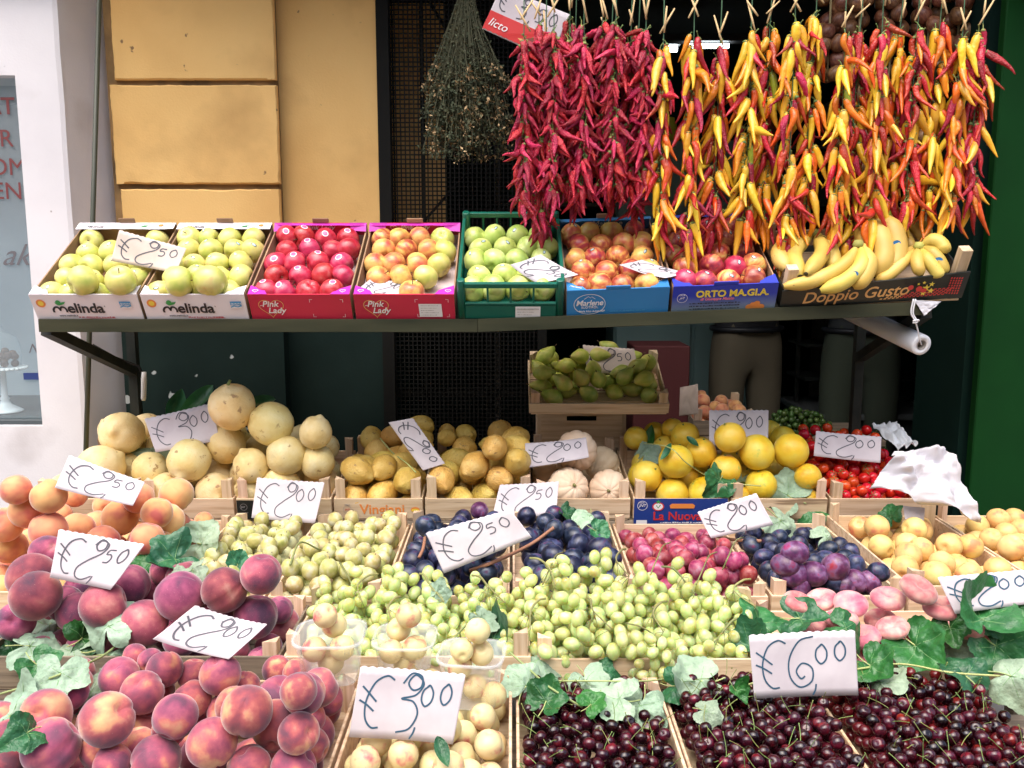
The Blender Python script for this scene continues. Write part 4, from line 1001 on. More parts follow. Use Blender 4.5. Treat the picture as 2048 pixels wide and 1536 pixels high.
for k, (u, v_, Y, wd, dp, hh, rz, tx, lab) in enumerate(((664,1352,1.60,.125,.10,.092,.03,.08,'left'), (812,1350,1.66,.115,.10,.085,-.03,.05,'middle'), (945,1400,1.585,.118,.10,.10,-.12,.04,'right'))):
    p = PY(u, v_, Y)
    t = obj('punnet', tub_mesh(wd*.82, dp*.82, wd, dp, hh), None, p, Euler((tx, 0, rz))); tag(t, 'clear plastic tub of white nectarines, %s of the three tubs' % lab, 'tub', 'clear nectarine tubs')
    mw = Matrix.Translation(p) @ Euler((tx,0,rz)).to_matrix().to_4x4()
    hp = Heap(-wd*.43, wd*.43, -dp*.43, dp*.43, .004)
    for q, r in hp.drop(30, lambda: U(.0215,.0255), K=30, heap=.012, zmax=lambda x, y: hh + .016):
        put('nectarine', mw @ q, r, 'cream white nectarine in the %s clear tub' % lab, 'nectarine', 'nectarines in the %s tub' % lab)
    for q, r in hp.drop(3, lambda: U(.023,.026), K=40, heap=.3, zmax=lambda x, y: hh + .045):
        put('nectarine', mw @ q, r, 'cream white nectarine in the %s clear tub' % lab, 'nectarine', 'nectarines in the %s tub' % lab)

# ---- pear crate on an upturned crate under the shelf
PT = 24
pfl = PY(1057, 830, 2.97); pfr = PY(1338, 830, 2.97)
crate(pfl.x, pfr.x, 2.97, 3.27, pfl.z, .045, PT, 'wooden crate of green pears in the shade under the shelf', post=.045)
hP = Heap(pfl.x + .012, pfr.x - .012, 2.98, 3.25, pfl.z + .006, PT)
LPe = ('green pear in the shaded crate under the shelf', 'pear', 'green pears')
for p, r in hP.drop(40, lambda: U(.029,.033), K=40, zmax=lambda x, y: pfl.z + .075 + .445*(y - 2.97)): put('pear', p, r, *LPe, rot=Vector((U(-1,1), U(-1.2,.3), U(-.2,.9))).to_track_quat('Z','Y'))
for p, r in hP.drop(12, lambda: U(.029,.033), K=20, zmax=lambda x, y: pfl.z + .11 + .445*(y - 2.97)): put('pear', p, r, *LPe, rot=Vector((U(-1,1), U(-1.2,.3), U(-.2,.9))).to_track_quat('Z','Y'))
sx0, sx1 = PY(1082, 850, 3.17).x, PY(1245, 850, 3.17).x; szb = Z(-.835)
up = empty('upturned_crate', ((sx0+sx1)/2, 3.25, 0), label='upturned wooden crate propping up the pear crate', cat='crate')
hgt = pfl.z + .445*.18 - .02
for xx in (sx0, sx1):
    for yy in (-.05, .05): obj('corner_post', boxm('prop_post', .03, .03, hgt, woodv, .001), up, (xx - up.location.x, yy, 0))
wpl = sx1 - sx0
mb = MB()
zb, zt_ = hgt - .22, hgt - .085; hw = .055; hz0, hz1 = zt_ - .035, zt_ - .017
for lo, hi in (((-wpl/2,-.072,zb),(wpl/2,-.066,hz0)), ((-wpl/2,-.072,hz1),(wpl/2,-.066,zt_)), ((-wpl/2,-.072,hz0),(-hw,-.066,hz1)), ((hw,-.072,hz0),(wpl/2,-.066,hz1))): mb.add(*g_box(lo, hi))
obj('end_board', mb.build('end_board', [wood], False), up)
obj('top_board', boxm('prop_top', wpl + .03, .12, .01, wood, .001), up, (0,0,hgt + .001))
# dim crates further back: peaches, and green grapes with shade put into their skin colour
p0 = PY(1385, 850, 3.62); 
crate(p0.x, p0.x + .26, 3.62, 3.90, p0.z - .05, .07, 8, 'small crate of peaches in the dark behind the oranges', post=.05, mat=woodgrey)
hq = Heap(p0.x + .01, p0.x + .25, 3.63, 3.89, p0.z - .042, 8)
fill(hq, 20, 'peach_orange', lambda: .03, 'small dim peach in the crate behind the oranges', 'peach', 'dim peaches behind the oranges', K=20)
obj_t = empty('trestle_extension', (p0.x + .3, 3.74, 0), label='low dark wooden bench behind the orange crates', cat='bench')
obj('seat', boxm('bench_top', .85, .40, .025, woodgrey, .002), obj_t, (.06,0, p0.z - .0755))
for sx in (-.3, .4): obj('leg', boxm('bench_leg', .05, .3, p0.z - .077, woodgrey), obj_t, (sx, 0, 0))
grd = M('shaded_grape_skin', (.05,.10,.02), .35, var=(.02,.3)); gm_ = mesh('grape', *g_sphere(12, 8, lambda d,ph,th: 1), [grd])
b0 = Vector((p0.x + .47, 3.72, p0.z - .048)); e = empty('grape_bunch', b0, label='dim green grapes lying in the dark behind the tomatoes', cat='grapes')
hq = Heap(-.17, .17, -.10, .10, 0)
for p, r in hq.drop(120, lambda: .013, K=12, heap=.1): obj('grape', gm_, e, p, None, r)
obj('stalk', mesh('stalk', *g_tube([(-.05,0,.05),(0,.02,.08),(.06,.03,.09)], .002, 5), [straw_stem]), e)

# ================================================================== upper shelf: cartons and apples
card_brown = M('corrugated_brown', (.30,.18,.10), .85, [(.3,(.24,.14,.08)),(.7,(.38,.24,.14))], 8, 4, var=(.01,.12))
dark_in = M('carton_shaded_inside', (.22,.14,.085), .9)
liner = M('carton_liner', (.60,.50,.50), .85)
white_card = M('white_carton', (.76,.72,.76), .6, [(.35,(.72,.68,.72)),(.65,(.80,.76,.79))], 5, 3)
pink_card = M('crimson_carton', (.52,.012,.05), .5, [(.35,(.47,.010,.045)),(.65,(.57,.016,.058))], 4, 3)
magenta = M('magenta_print', (.50,.012,.36), .5)
blue_card = M('sky_blue_carton', (.02,.20,.48), .5, [(.35,(.018,.17,.43)),(.65,(.025,.23,.53))], 4, 3)
deep_blue = M('deep_blue_carton', (.012,.04,.42), .5, grad=(.0, .055, (.012,.035,.40)), ramp=[(.4,(.16,.24,.30)),(.6,(.20,.28,.32))], nscale=8)
black_card = M('black_carton', (.008,.012,.011), .45)
p_black = M('print_black', (.012,.014,.018), .5); p_white = M('print_white', (.78,.76,.76), .5); p_red = M('print_red', (.55,.03,.03), .5)
p_orange = M('print_orange', (.72,.24,.05), .5); p_green = M('print_green', (.03,.30,.07), .5); p_yellow = M('print_yellow', (.78,.60,.06), .5); p_blue = M('print_blue', (.05,.28,.55), .5); p_grey = M('print_grey', (.30,.28,.28), .6); p_pink = M('print_pink', (.75,.20,.30), .5)
p_tan = M('print_tan', (.72,.40,.14), .5)
def ribbon(pts, wd, mat, closed=False, name='print'):
    """flat stroke in the local XY plane"""
    P = [Vector((p[0], p[1], 0)) for p in pts]; n = len(P); v = []; f = []
    for i in range(n):
        a = P[(i-1) % n] if closed or i else P[0]; b = P[(i+1) % n] if closed or i < n-1 else P[-1]
        t = (b - a).normalized(); nn = Vector((-t.y, t.x, 0))*wd/2; v += [P[i] + nn, P[i] - nn]
    for i in range(n if closed else n-1):
        j = (i+1) % n; f.append((2*i, 2*i+1, 2*j+1, 2*j))
    return mesh(name, v, f, [mat], False)
def disc(rx, ry, mat, n=24, name='print'):
    return mesh(name, [(rx*math.cos(2*math.pi*k/n), ry*math.sin(2*math.pi*k/n), 0) for k in range(n)], [tuple(range(n))], [mat], False)
def poly(pts, mat, name='print'): return mesh(name, [(x, y, 0) for x, y in pts], [tuple(range(len(pts)))], [mat], False)
def heart(s, n=40):
    o = []
    for k in range(n):
        t = 2*math.pi*k/n; o.append((s*.062*16*math.sin(t)**3, s*.058*(13*math.cos(t) - 5*math.cos(2*t) - 2*math.cos(3*t) - math.cos(4*t)) + s*.05))
    return o
def star(s, n=5): return [((s if k % 2 == 0 else s*.42)*math.sin(math.pi*k/n), (s if k % 2 == 0 else s*.42)*math.cos(math.pi*k/n)) for k in range(2*n)]
FR = (R(90), 0, 0)
def scrib(width, hgt, mat, sd=1):
    """a line of print too small to read: short dashes"""
    rg = random.Random(sd); x = 0; v = []; f = []
    while x < width:
        w_ = rg.uniform(.6, 2.2)*hgt; b = len(v); hh = hgt*rg.uniform(.5, 1)
        v += [(x,0,0),(x+w_,0,0),(x+w_,hh,0),(x,hh,0)]; f.append((b,b+1,b+2,b+3)); x += w_ + hgt*rg.choice((.3,.3,.9))
    return mesh('print', v, f, [mat], False)
class Panel:
    """prints on the front face of a thing: x right, z up, drawn a hair in front"""
    def __init__(s, parent, y=0.0, x0=0, z0=0): s.p = parent; s.y = y; s.x0 = x0; s.z0 = z0; s.k = 0
    def put(s, m, x, z, rot=0, name='print'):
        s.k += 1; return obj(name, m, s.p, (s.x0 + x, s.y - .0007 - .00012*s.k, s.z0 + z), (R(90), -rot, 0))
    def text(s, body, x, z, size, mat, **kw): return s.put(text_mesh(body, size, mat, **kw), x, z, name='lettering')
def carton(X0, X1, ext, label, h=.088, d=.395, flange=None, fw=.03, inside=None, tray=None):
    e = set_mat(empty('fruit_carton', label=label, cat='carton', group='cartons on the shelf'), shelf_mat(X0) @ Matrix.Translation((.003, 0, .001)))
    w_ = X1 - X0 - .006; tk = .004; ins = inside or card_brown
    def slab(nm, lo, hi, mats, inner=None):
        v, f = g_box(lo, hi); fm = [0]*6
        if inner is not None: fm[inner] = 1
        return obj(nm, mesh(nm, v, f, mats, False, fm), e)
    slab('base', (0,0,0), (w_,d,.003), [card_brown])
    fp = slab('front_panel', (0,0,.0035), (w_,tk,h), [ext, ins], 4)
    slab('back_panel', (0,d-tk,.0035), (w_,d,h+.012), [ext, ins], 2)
    slab('side_panel', (0,tk+.0005,.0035), (tk,d-tk-.0005,h-.006), [card_brown])
    slab('side_panel', (w_-tk,tk+.0005,.0035), (w_,d-tk-.0005,h-.006), [card_brown])
    fl = flange or ext
    def strip(nm, y0, y1, z, jag, mat):
        n = 26; v = []; 
        for k in range(n+1):
            x = w_*k/n; jj = jag*(.5 + .5*nz((x*40, X0*7, y0)))
            v += [(x, y0, z), (x, y1 + (-jj if y1 > y0 else jj), z - .002)]
        return obj(nm, mesh(nm, v, [(2*k, 2*k+2, 2*k+3, 2*k+1) for k in range(n)], [mat], False), e)
    strip('back_flange', d - .0045, d - fw, h + .0125, -.006, fl)
    # corner gussets of the front flange
    for sx, x in ((1, .001), (-1, w_ - .001)):
        obj('corner_flap', mesh('corner_flap', [(x, tk*.2, h + .001), (x + sx*.055, tk*.2, h + .001), (x + sx*.045, .020, h + .0015), (x, .045, h + .0025)], [(0,1,2,3) if sx > 0 else (3,2,1,0)], [fl], False), e)
    if tray: slab('tray_paper', (tk+.001,tk+.001,.022), (w_-tk-.001,d-tk-.001,.024), [tray])
    # torn hand hole tabs
    v, f = g_box((w_*.5 - .026, d - .005, h + .0135), (w_*.5 + .026, d - .0005, h + .030), .002); obj('hand_tab', mesh('hand_tab', v, f, [card_brown], False), e)
    return e, w_
stk_fn = f_apple
def sticker_mesh(seed, a, b, mat, mat2=None):
    fn = f_apple(seed); v = []; f = []; rings = 4; n = 16; fm = []
    def at(x, y):
        th = math.pi/2 - y; ph = x; d = Vector((math.sin(th)*math.cos(ph), math.sin(th)*math.sin(ph), math.cos(th))); return fn(d, ph, th)*1.014
    v.append(at(0, 0))
    for r_ in range(1, rings+1):
        for k in range(n): q = 2*math.pi*k/n; v.append(at(a*r_/rings*math.cos(q), b*r_/rings*math.sin(q)))
    for k in range(n): f.append((0, 1+k, 1+(k+1) % n)); fm.append(1 if mat2 else 0)
    for r_ in range(rings-1):
        for k in range(n):
            f.append((1+r_*n+k, 1+(r_+1)*n+k, 1+(r_+1)*n+(k+1) % n, 1+r_*n+(k+1) % n)); fm.append(1 if mat2 and r_ in (0,1) else 0)
    return mesh('sticker', v, f, [mat, mat2 or mat], True, fm)
st_dark = M('dark_sticker', (.015,.02,.03), .4); st_white = M('white_sticker', (.8,.76,.78), .4); st_pink = M('pink_sticker', (.7,.12,.28), .4); st_pale = M('pale_sticker', (.45,.60,.62), .4)
STK = {'dark': [sticker_mesh(s*3.7, .22, .12, st_dark, st_pale) for s in range(3)], 'pink': [sticker_mesh(s*3.7, .30, .27, st_white, st_pink) for s in range(3)]}
def apple(kind, p, r, lab, stk=None, rot=None):
    i = random.randrange(3); T = Vector((U(-.35,.35), -.75 + U(-.25,.35), U(.35,1.1))).normalized()
    if rot is None:
        if stk is not None or random.random() < .6:
            zz = T.orthogonal().normalized(); zz = rotq(T, U(0, 6.28)) @ zz
            if zz.z < 0 and random.random() < .5: zz = -zz
            if abs(zz.x) < .5 : zz = (zz + Vector((U(-1,1), 0, 0))).normalized(); zz = (zz - T*zz.dot(T)).normalized()
            yy = zz.cross(T); rot = Matrix((T, yy, zz)).transposed()
        else: rot = randq()
    o = tag(obj('apple', V[kind][i], None, p, rot, r), *lab)
    if stk: obj('sticker', STK[stk][i], o)
    return o
def trayful(e, w_, kind, lab, r=.0385, z=.058, rows=5, per=4, d=.395, stk=None, prob=.7, skip=(), kinds=None, y0=None):
    mw = e.matrix_basis.copy() if False else Matrix.LocRotScale(e.location, e.rotation_quaternion, None)
    pitch = (d - .012 - 2*r)/(rows - 1)
    for j in range(rows):
        n = per if j % 2 == 0 else per - 1
        n = per
        off = (.25 if j % 2 else -.25)*(w_ - .012)/per
        for i in range(n):
            if (j, i) in skip: continue
            x = .006 + (i + .5)*(w_ - .012)/per + off*.9
            x = min(max(x, .006 + r*.92), w_ - .006 - r*.92)
            if j % 2 and i == n - 1 and n*2*r > w_ - .02: pass
            y = .006 + r + pitch*j
            k = random.choice(kinds) if kinds else kind
            apple(k, mw @ Vector((x + U(-.003,.003), y + U(-.003,.003), z + U(-.004,.006))), r*U(.95,1.03), lab, stk if stk and random.random() < prob else None)
BX = [(-1.382,-1.068),(-1.064,-.762),(-.758,-.460),(-.456,-.162),(-.158,.150),(.156,.456),(.460,.766)]
# -- two white cartons
for k in (0, 1):
    e, w_ = carton(*BX[k], white_card, ('white apple carton at the left end with leaf logo', 'white apple carton next to the crimson cartons')[k], fw=.034, flange=white_card)
    P = Panel(e)
    P.put(disc(.0135,.0135,p_orange), .026, .058); P.put(disc(.008,.008,p_yellow), .026, .058)
    mm = spline([(0,.001),(.0,.010),(.006,.018),(.014,.019),(.019,.012),(.0195,.008),(.020,.012),(.025,.019),(.033,.018),(.0375,.010),(.0375,.001)], 6)
    P.put(ribbon(mm, .0062, p_black), .056, .026); P.text('elinda', .0965, .0265, .046, p_black, bold=.022, spacing=.98)
    P.text('R', .205, .046, .006, p_black); P.put(poly([(.0,.0),(.006,.010),(.018,.012),(.012,.004)], p_green), .080, .052); P.put(poly([(.0,.0),(-.008,.007),(-.016,.010),(-.010,.002)], p_green), .081, .052)
    P.put(disc(.008,.009,p_green), .077, .0605)
    P.text('www.melinda.it', .068, .0135, .0085, p_black); P.put(scrib(.10,.0035,p_red,k+5), .122, .0095)
    P.put(ribbon([(0,0),(.10,.004)], .0015, p_red), .128, .0045)
    P.put(poly([(0,0),(.032,0),(.032,.013),(0,.013)], p_blue), .252, .052); P.put(poly([(0,0),(.032,0),(.032,.010),(0,.010)], p_white), .252, .042); P.put(ribbon([(0,.002),(.010,.006),(.02,.003),(.032,.007)], .004, p_blue), .252, .044)
    P.text('QUALITA', .254, .0555, .007, p_white)
    obj('lettering', text_mesh('Melinda', .018, p_black, shear=.3), e, (.03, .395-.033, .101), (0,0,0)); obj('print', poly([(0,0),(.012,.009),(.028,.011),(.020,.002)], p_green), e, (.200, .395-.028, .1012)); obj('print', disc(.008,.007,p_orange), e, (.265, .395-.018, .1012))
    lab = [('yellow green apple in the leftmost white carton', 'apple', 'yellow apples, left carton'), ('yellow green apple with dark sticker in the second white carton', 'apple', 'yellow apples, second carton')][k]
    trayful(e, w_, 'apple_y', lab, stk='dark', prob=.8 if k else .35, z=.058 if k == 0 else .066, skip=((4,2),(3,3),(4,1)) if k == 0 else ())
for u, v_, r, lb, q in ((165,562,.0445,'round yellow apple perched at the front of the left carton', None), (242,562,.0445,'yellow apple with stalk hollow up in the left carton', Vector((.05,-.6,.8)).to_track_quat('Z','Y')), (357,563,.0445,'green yellow apple with its dark eye facing left', Vector((.95,.2,.05)).to_track_quat('Z','Y')), (420,563,.047,'largest yellow apple perched on the second white carton', Vector((.1,.6,.8)).to_track_quat('Z','Y'))):
    apple('apple_y', PY(u, v_, 2.515), r, (lb, 'apple', 'perched yellow apples'), None, q)
# -- two crimson cartons
for k in (2, 3):
    e, w_ = carton(*BX[k], pink_card, ('crimson carton of glossy pink red apples', 'crimson carton of mixed yellow and blush apples')[k-2], flange=magenta, fw=.012, inside=liner, tray=liner)
    P = Panel(e)
    P.put(ribbon(heart(.036), .0018, p_tan, True), .062, .042); P.text('Pink', .036, .047, .027, p_white, shear=.25, bold=.012); P.text('Lady', .050, .025, .027, p_white, shear=.25, bold=.012)
    for x, z in ((.030,.050),(.088,.033)): P.put(ribbon([(0,0),(.008,.002)], .0016, p_white), x, z)
    for cx, cz, sx, sz in ((.175,.072,1,-1),(.270,.072,-1,-1),(.180,.012,1,1),(.272,.012,-1,1)):
        P.put(ribbon([(cx+sx*.008,cz),(cx,cz),(cx,cz+sz*.010)], .0013, p_white), 0, 0)
    if k == 3:
        P.put(poly([(0,0),(.066,0),(.064,.045),(-.002,.045)], p_white), .186, .012)
        for q in range(5): P.put(scrib(.05 - .006*(q % 3), .0018, p_grey, q), .190, .050 - .008*q)
    obj('back_strip', mesh('back_strip', [(.004,.3885,.060),(w_-.004,.3885,.060),(w_-.004,.388,.1),(.004,.388,.1)], [(0,1,2,3)], [pink_card], False), e)
    PB = Panel(e, .3878); PB.text('Pink Lady', .095, .080, .024, p_white, shear=.35, bold=.01); PB.put(ribbon(heart(.010), .0015, p_white, True), .075, .086)
    for x in (.02, .27): obj('print', ribbon(heart(.008), .0016, p_white, True), e, (x, .015, .0912))
    for x, s in ((.0, 1), (w_, -1)): obj('corner_flap', mesh('corner_flap', [(x,.388,.104),(x+s*.055,.388,.104),(x+s*.048,.372,.085),(x,.36,.088)], [(0,1,2,3)], [magenta], False), e)
    if k == 2: trayful(e, w_, 'apple_p', ('glossy pink red apple with round white sticker in the crimson carton', 'apple', 'pink apples'), stk='pink', prob=.62, z=.067)
    else: trayful(e, w_, 'apple_o', ('yellow and orange blush apple in the second crimson carton', 'apple', 'blush apples'), z=.067, stk='pink', prob=.08, kinds=['apple_o','apple_o','apple_o','apple_r','apple_y'], skip=((0,3),(1,3),(0,0),(0,1)))
# -- green plastic crate
gpl = M('green_plastic', (.004,.115,.078), .35, [(.35,(.004,.10,.068)),(.65,(.005,.13,.088))], 5, 3)
gX0, gX1 = BX[4]; e = set_mat(empty('plastic_crate', label='dark green plastic crate of green apples on the shelf', cat='crate'), shelf_mat(gX0) @ Matrix.Translation((.003,0,.001)))
gw, gd, gh = gX1 - gX0 - .006, .40, .128
def slab(nm, lo, hi, mat=gpl, c=.0015, par=None):
    v, f = g_box(lo, hi, c); return obj(nm, mesh(nm, v, f, [mat], False), par or e)
slab('base', (.006,.006,0), (gw-.006,gd-.006,.004))
for nm, y0, y1, zt in (('front', 0, .006, .125), ('back', gd-.006, gd, .135)):
    slab(nm + '_panel', (.02,y0,.004), (gw-.02,y1,.052)); slab(nm + '_rail', (.02,y0-.002,zt-.016), (gw-.02,y1+.004,zt)); slab(nm + '_rail', (.02,y0-.002,.0525), (gw-.02,y1+.002,.060))
    for q in range(1, 4 if nm == 'front' else 6): 
        x = .02 + (gw-.04)*q/(4 if nm == 'front' else 6); slab(nm + '_bar', (x-.003,y0,.0605), (x+.003,y1,zt-.0165))
for x0, x1 in ((0,.006),(gw-.006,gw)):
    slab('side_panel', (x0,.02,.004), (x1,gd-.02,.052)); slab('side_rail', (x0-.001,.02,.112), (x1+.003,gd-.02,.124)); 
    for q in range(1, 8): y = .02 + (gd-.04)*q/8; slab('side_bar', (x0,y-.003,.0525), (x1,y+.003,.1115))
for x in (.010, gw-.010):
    for y, hz in ((.010,.132),(gd-.010,.140)): obj('corner_column', mesh('corner_column', *g_tube([(x,y,.0),(x,y,hz-.002),(x,y,hz),(x,y,hz)], [.012,.012,.011,.006], 14), [gpl]), e)
slab('paper_label', (.165,-.0012,.004), (.237,-.0006,.047), p_white, 0)
P = Panel(e, -.0013); 
P.text('VINCENZO FIORENTINA', .168, .037, .0058, p_grey)
for q in range(3): P.put(scrib(.05 - .008*q, .0018, p_grey, q+30), .169, .028 - .009*q)
trayful(e, gw, 'apple_g', ('shiny green apple in the dark green plastic crate', 'apple', 'green apples'), stk='dark', prob=.3, z=.072, r=.039, d=.40)
trayful(e, gw, 'apple_g', ('green apple showing through the front of the plastic crate', 'apple', 'green apples seen through the crate front'), z=.085, r=.036, rows=5, d=.40, skip=tuple((j, i) for j in range(1,5) for i in range(4)))
# -- blue cartons
for k in (5, 6):
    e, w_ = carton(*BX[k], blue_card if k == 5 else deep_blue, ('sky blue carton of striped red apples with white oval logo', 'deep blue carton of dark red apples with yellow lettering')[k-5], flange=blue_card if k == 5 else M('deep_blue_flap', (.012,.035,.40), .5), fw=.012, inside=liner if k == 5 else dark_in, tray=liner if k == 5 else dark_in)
    P = Panel(e)
    if k == 5:
        P.put(ribbon([(.045*math.cos(a), .034*math.sin(a)) for a in np.linspace(0, 6.283, 40)[:-1]], .0018, p_white, True), .066, .040)
        P.text('Marlene', .026, .036, .026, p_white, shear=.2, bold=.008, spacing=.92); P.text('SUDTIROL', .042, .026, .0105, p_white)
        P.put(ribbon([(-.016,0),(-.004,.009),(.002,.004),(.006,.008),(.016,0)], .0014, p_white), .066, .058); P.text('Mela Alto Adige IGP', .036, .013, .009, p_white)
        P.put(scrib(.10, .005, p_blue, 77), .125, .012)
        obj('back_strip', mesh('back_strip', [(.004,.3885,.060),(w_-.004,.3885,.060),(w_-.004,.388,.1),(.004,.388,.1)], [(0,1,2,3)], [M('marlene_band', (.02,.12,.32), .5)], False), e)
        Panel(e, .3878).text('Marlene', .105, .074, .030, p_white, shear=.2)
        for x, rz in ((.008, -.4), (.245, .45)): obj('lettering', text_mesh('Marlene', .011, p_white, shear=.3), e, (x, .018, .0915), (0,0,rz))
        trayful(e, w_, 'apple_r', ('red and yellow striped apple in the sky blue carton', 'apple', 'striped apples'), stk='dark', prob=.35, z=.069, kinds=['apple_r','apple_r','apple_o'])
    else:
        P.put(ribbon([(.0145*math.cos(a), .0145*math.sin(a)) for a in np.linspace(0, 6.283, 30)[:-1]], .0012, p_white, True), .028, .048); P.text('ITALIA', .017, .056, .0065, p_white); P.text('JVT', .021, .045, .009, p_white, shear=.3)
        P.text('ORTO MA.GI.A.', .066, .050, .0305, p_yellow, bold=.035, spacing=1.0); P.text('di Giuseppe Maisto', .080, .0385, .0125, p_pink, shear=.3, bold=.02)
        for q in range(3): P.put(scrib(.145, .0038, p_black, q+50), .050, .027 - .0095*q)
        for x, z, r_ in ((.225,.010,.011),(.242,.014,.012),(.258,.010,.011),(.246,.023,.009),(.235,.019,.009)): P.put(disc(r_, r_*.85, p_orange), x, z)
        trayful(e, w_, 'apple_m', ('dark red striped apple in the deep blue carton', 'apple', 'dark striped apples'), stk='dark', prob=.6, z=.069, kinds=['apple_m','apple_m','apple_r','apple_p'])
    v, f = g_box((w_*.5 - .035, -.0006, .0885), (w_*.5 + .035, .0035, .099), .001); obj('hand_tab', mesh('hand_tab', v, f, [blue_card if k == 5 else deep_blue], False), e)
for k in (1, 2, 3):
    pass
# -- banana crate with black front
bX0 = .775; e = set_mat(empty('banana_crate', label='wooden banana crate with black printed front at the shelf end', cat='crate'), shelf_mat(bX0) @ Matrix.Translation((.003,0,.001)))
bw, bd = .525, .30
def slab(nm, lo, hi, mat=wood, c=.001):
    v, f = g_box(lo, hi, c); return obj(nm, mesh(nm, v, f, [mat], False), e)
for q in range(3): slab('floor_slat', (.004, .005 + bd*q/3, 0), (bw-.004, bd*(q+1)/3 - .004, .006))
obj('front_panel', mesh('front_panel', [(0,0,.0),(bw,0,.012),(bw,.006,.012),(0,.006,0),(0,0,.058),(bw,0,.100),(bw,.006,.100),(0,.006,.058)], g_box((0,0,0),(1,1,1))[1], [black_card], False), e)
slab('back_slat', (0,bd-.006,.03), (bw,bd,.085)); slab('side_slat', (0,.008,.007), (.006,bd-.008,.065), black_card); slab('side_slat', (bw-.006,.008,.014), (bw,bd-.008,.08), black_card)
for x, y, zt in ((.008,.0075,.125),(bw-.038,.0075,.165),(.008,bd-.038,.13),(bw-.038,bd-.038,.14)): slab('corner_post', (x,y,.007), (x+.030,y+.030,zt), woodv)
P = Panel(e); m = text_mesh('Doppio Gusto', .052, p_tan, shear=.25, bold=.01); P.put(m, .060, .014, rot=R(3.5), name='lettering')
for j in range(5):
    for q in range(16):
        t = q/15; x = .285 + .175*t + .004*j; z = .017 + .010*t + .0075*j*.9 + (0 if t < .85 else 0)
        if j*1.2 > 1 + q*.5: continue
        P.put(poly([(0,0),(.0075,.0008),(.0085,.0045),(.001,.0036)], p_red if q > 4 else p_tan), x, z)
    for q in range(7): P.put(poly([(0,0),(.0042,.0008),(.0046,.0062),(.0004,.0056)], p_red), .4725 + .0062*j, .030 + .0085*q + .001*j)
for x, z, s in ((.405,.060,.012),(.418,.072,.009),(.395,.078,.006),(.38,.074,.005),(.42,.05,.010),(.40,.042,.009)): P.put(poly(star(s), p_yellow), x, z)
for x, z, s in ((.36,.063,.008),(.385,.058,.009),(.40,.052,.008)): P.put(disc(s, s, p_red), x, z)

# bananas: hands of fruit traced over the crate, each finger a part
ban = M('banana_skin', (.62,.46,.09), .5, ramp=[(.3,(.42,.29,.05)),(.55,(.54,.385,.075)),(.75,(.60,.46,.13))], nscale=9, detail=3, var=(.014,.10), speck=(70,.72,.04,(.2,.12,.04)))
ban_tip = M('banana_tip', (.05,.035,.015), .8); ban_crown = M('banana_crown', (.30,.32,.07), .7, var=(.02,.2))
st_bl = M('banana_sticker_blue', (.02,.14,.36), .4)
def banana(parent, pts, r, stick=False):
    o_ = parent.location; q = spline([Vector(p) - o_ for p in pts], 6); n = len(q); rad = []
    for i in range(n):
        t = i/(n-1)
        rad.append(r*(.36 + .64*min(1, max(0, (t - .06)/.22))**.7) * (1 if t < .78 else max(.30, 1 - ((t-.78)/.22)**1.8*.70)))
    mb = MB(); v, f = g_tube(q, rad, 10); 
    mb.add(v, f, [0]*(len(f)-1) + [1]); o = obj('banana', mb.build('banana', [ban, ban_tip]), parent)
    if stick:
        c = Vector(q[n//2]); d = (ORG - (c + o_)).normalized(); s_ = Vector((0,0,1)).cross(d).normalized(); up_ = d.cross(s_)
        vv = [c + d*(rad[n//2]*1.04 - .0012*abs(a)) + s_*(.011*a) + up_*(.008*b) for a, b in ((-1,0),(-.7,.7),(0,1),(.7,.7),(1,0),(.7,-.7),(0,-1),(-.7,-.7))]
        obj('sticker', mesh('sticker', vv, [tuple(range(8))], [st_bl], False), o)
def hand(crown, lst, lab, r=.0185):
    c = PY(*crown); e_ = empty('banana_bunch', c, label=lab, cat='bananas', group='bananas on the shelf')
    obj('crown', mesh('crown', *g_tube([(0,.0,.012),(0,0,0),(0,-.006,-.012)], [.010,.016,.013], 10), [ban_crown]), e_)
    for k, pts in enumerate(lst): banana(e_, [PY(*p) for p in pts], r*U(.95,1.08), stick=k == 1)
hand((1628,466,2.66), [[(1622,470,2.66),(1588,505,2.60),(1600,553,2.50)], [(1632,470,2.66),(1645,505,2.58),(1612,548,2.49)], [(1615,470,2.67),(1560,500,2.62),(1572,540,2.54)], [(1636,470,2.67),(1662,505,2.60),(1668,545,2.55)]], 'bananas with dark tips towards the viewer at the left of the crate', .024)
hand((1716,488,2.56), [[(1716,490,2.56),(1688,530,2.53),(1630,560,2.51),(1566,573,2.50)], [(1722,490,2.56),(1722,530,2.51),(1690,562,2.49),(1640,582,2.49)], [(1726,490,2.56),(1738,525,2.52),(1728,555,2.50),(1705,575,2.50)]], 'long bananas lying along the front of the crate', .022)
hand((1742,420,2.66), [[(1738,425,2.66),(1758,465,2.60),(1768,512,2.56),(1752,556,2.54)], [(1746,425,2.66),(1786,460,2.60),(1794,512,2.57),(1776,552,2.55)], [(1730,430,2.67),(1728,470,2.63),(1738,510,2.60)]], 'upright curved bananas in the middle of the crate', .030)
hand((1838,492,2.58), [[(1842,490,2.58),(1868,480,2.56),(1886,492,2.54),(1888,508,2.53)], [(1842,493,2.58),(1868,508,2.54),(1884,532,2.52),(1886,550,2.52)], [(1840,496,2.58),(1856,520,2.53),(1874,545,2.51),(1878,553,2.51)], [(1835,498,2.58),(1834,525,2.53),(1842,552,2.51)], [(1830,497,2.59),(1805,525,2.55),(1775,552,2.53),(1750,563,2.53)], [(1828,495,2.60),(1790,522,2.58),(1760,545,2.56)]], 'bananas fanned out from a crown at the right of the crate', .019)
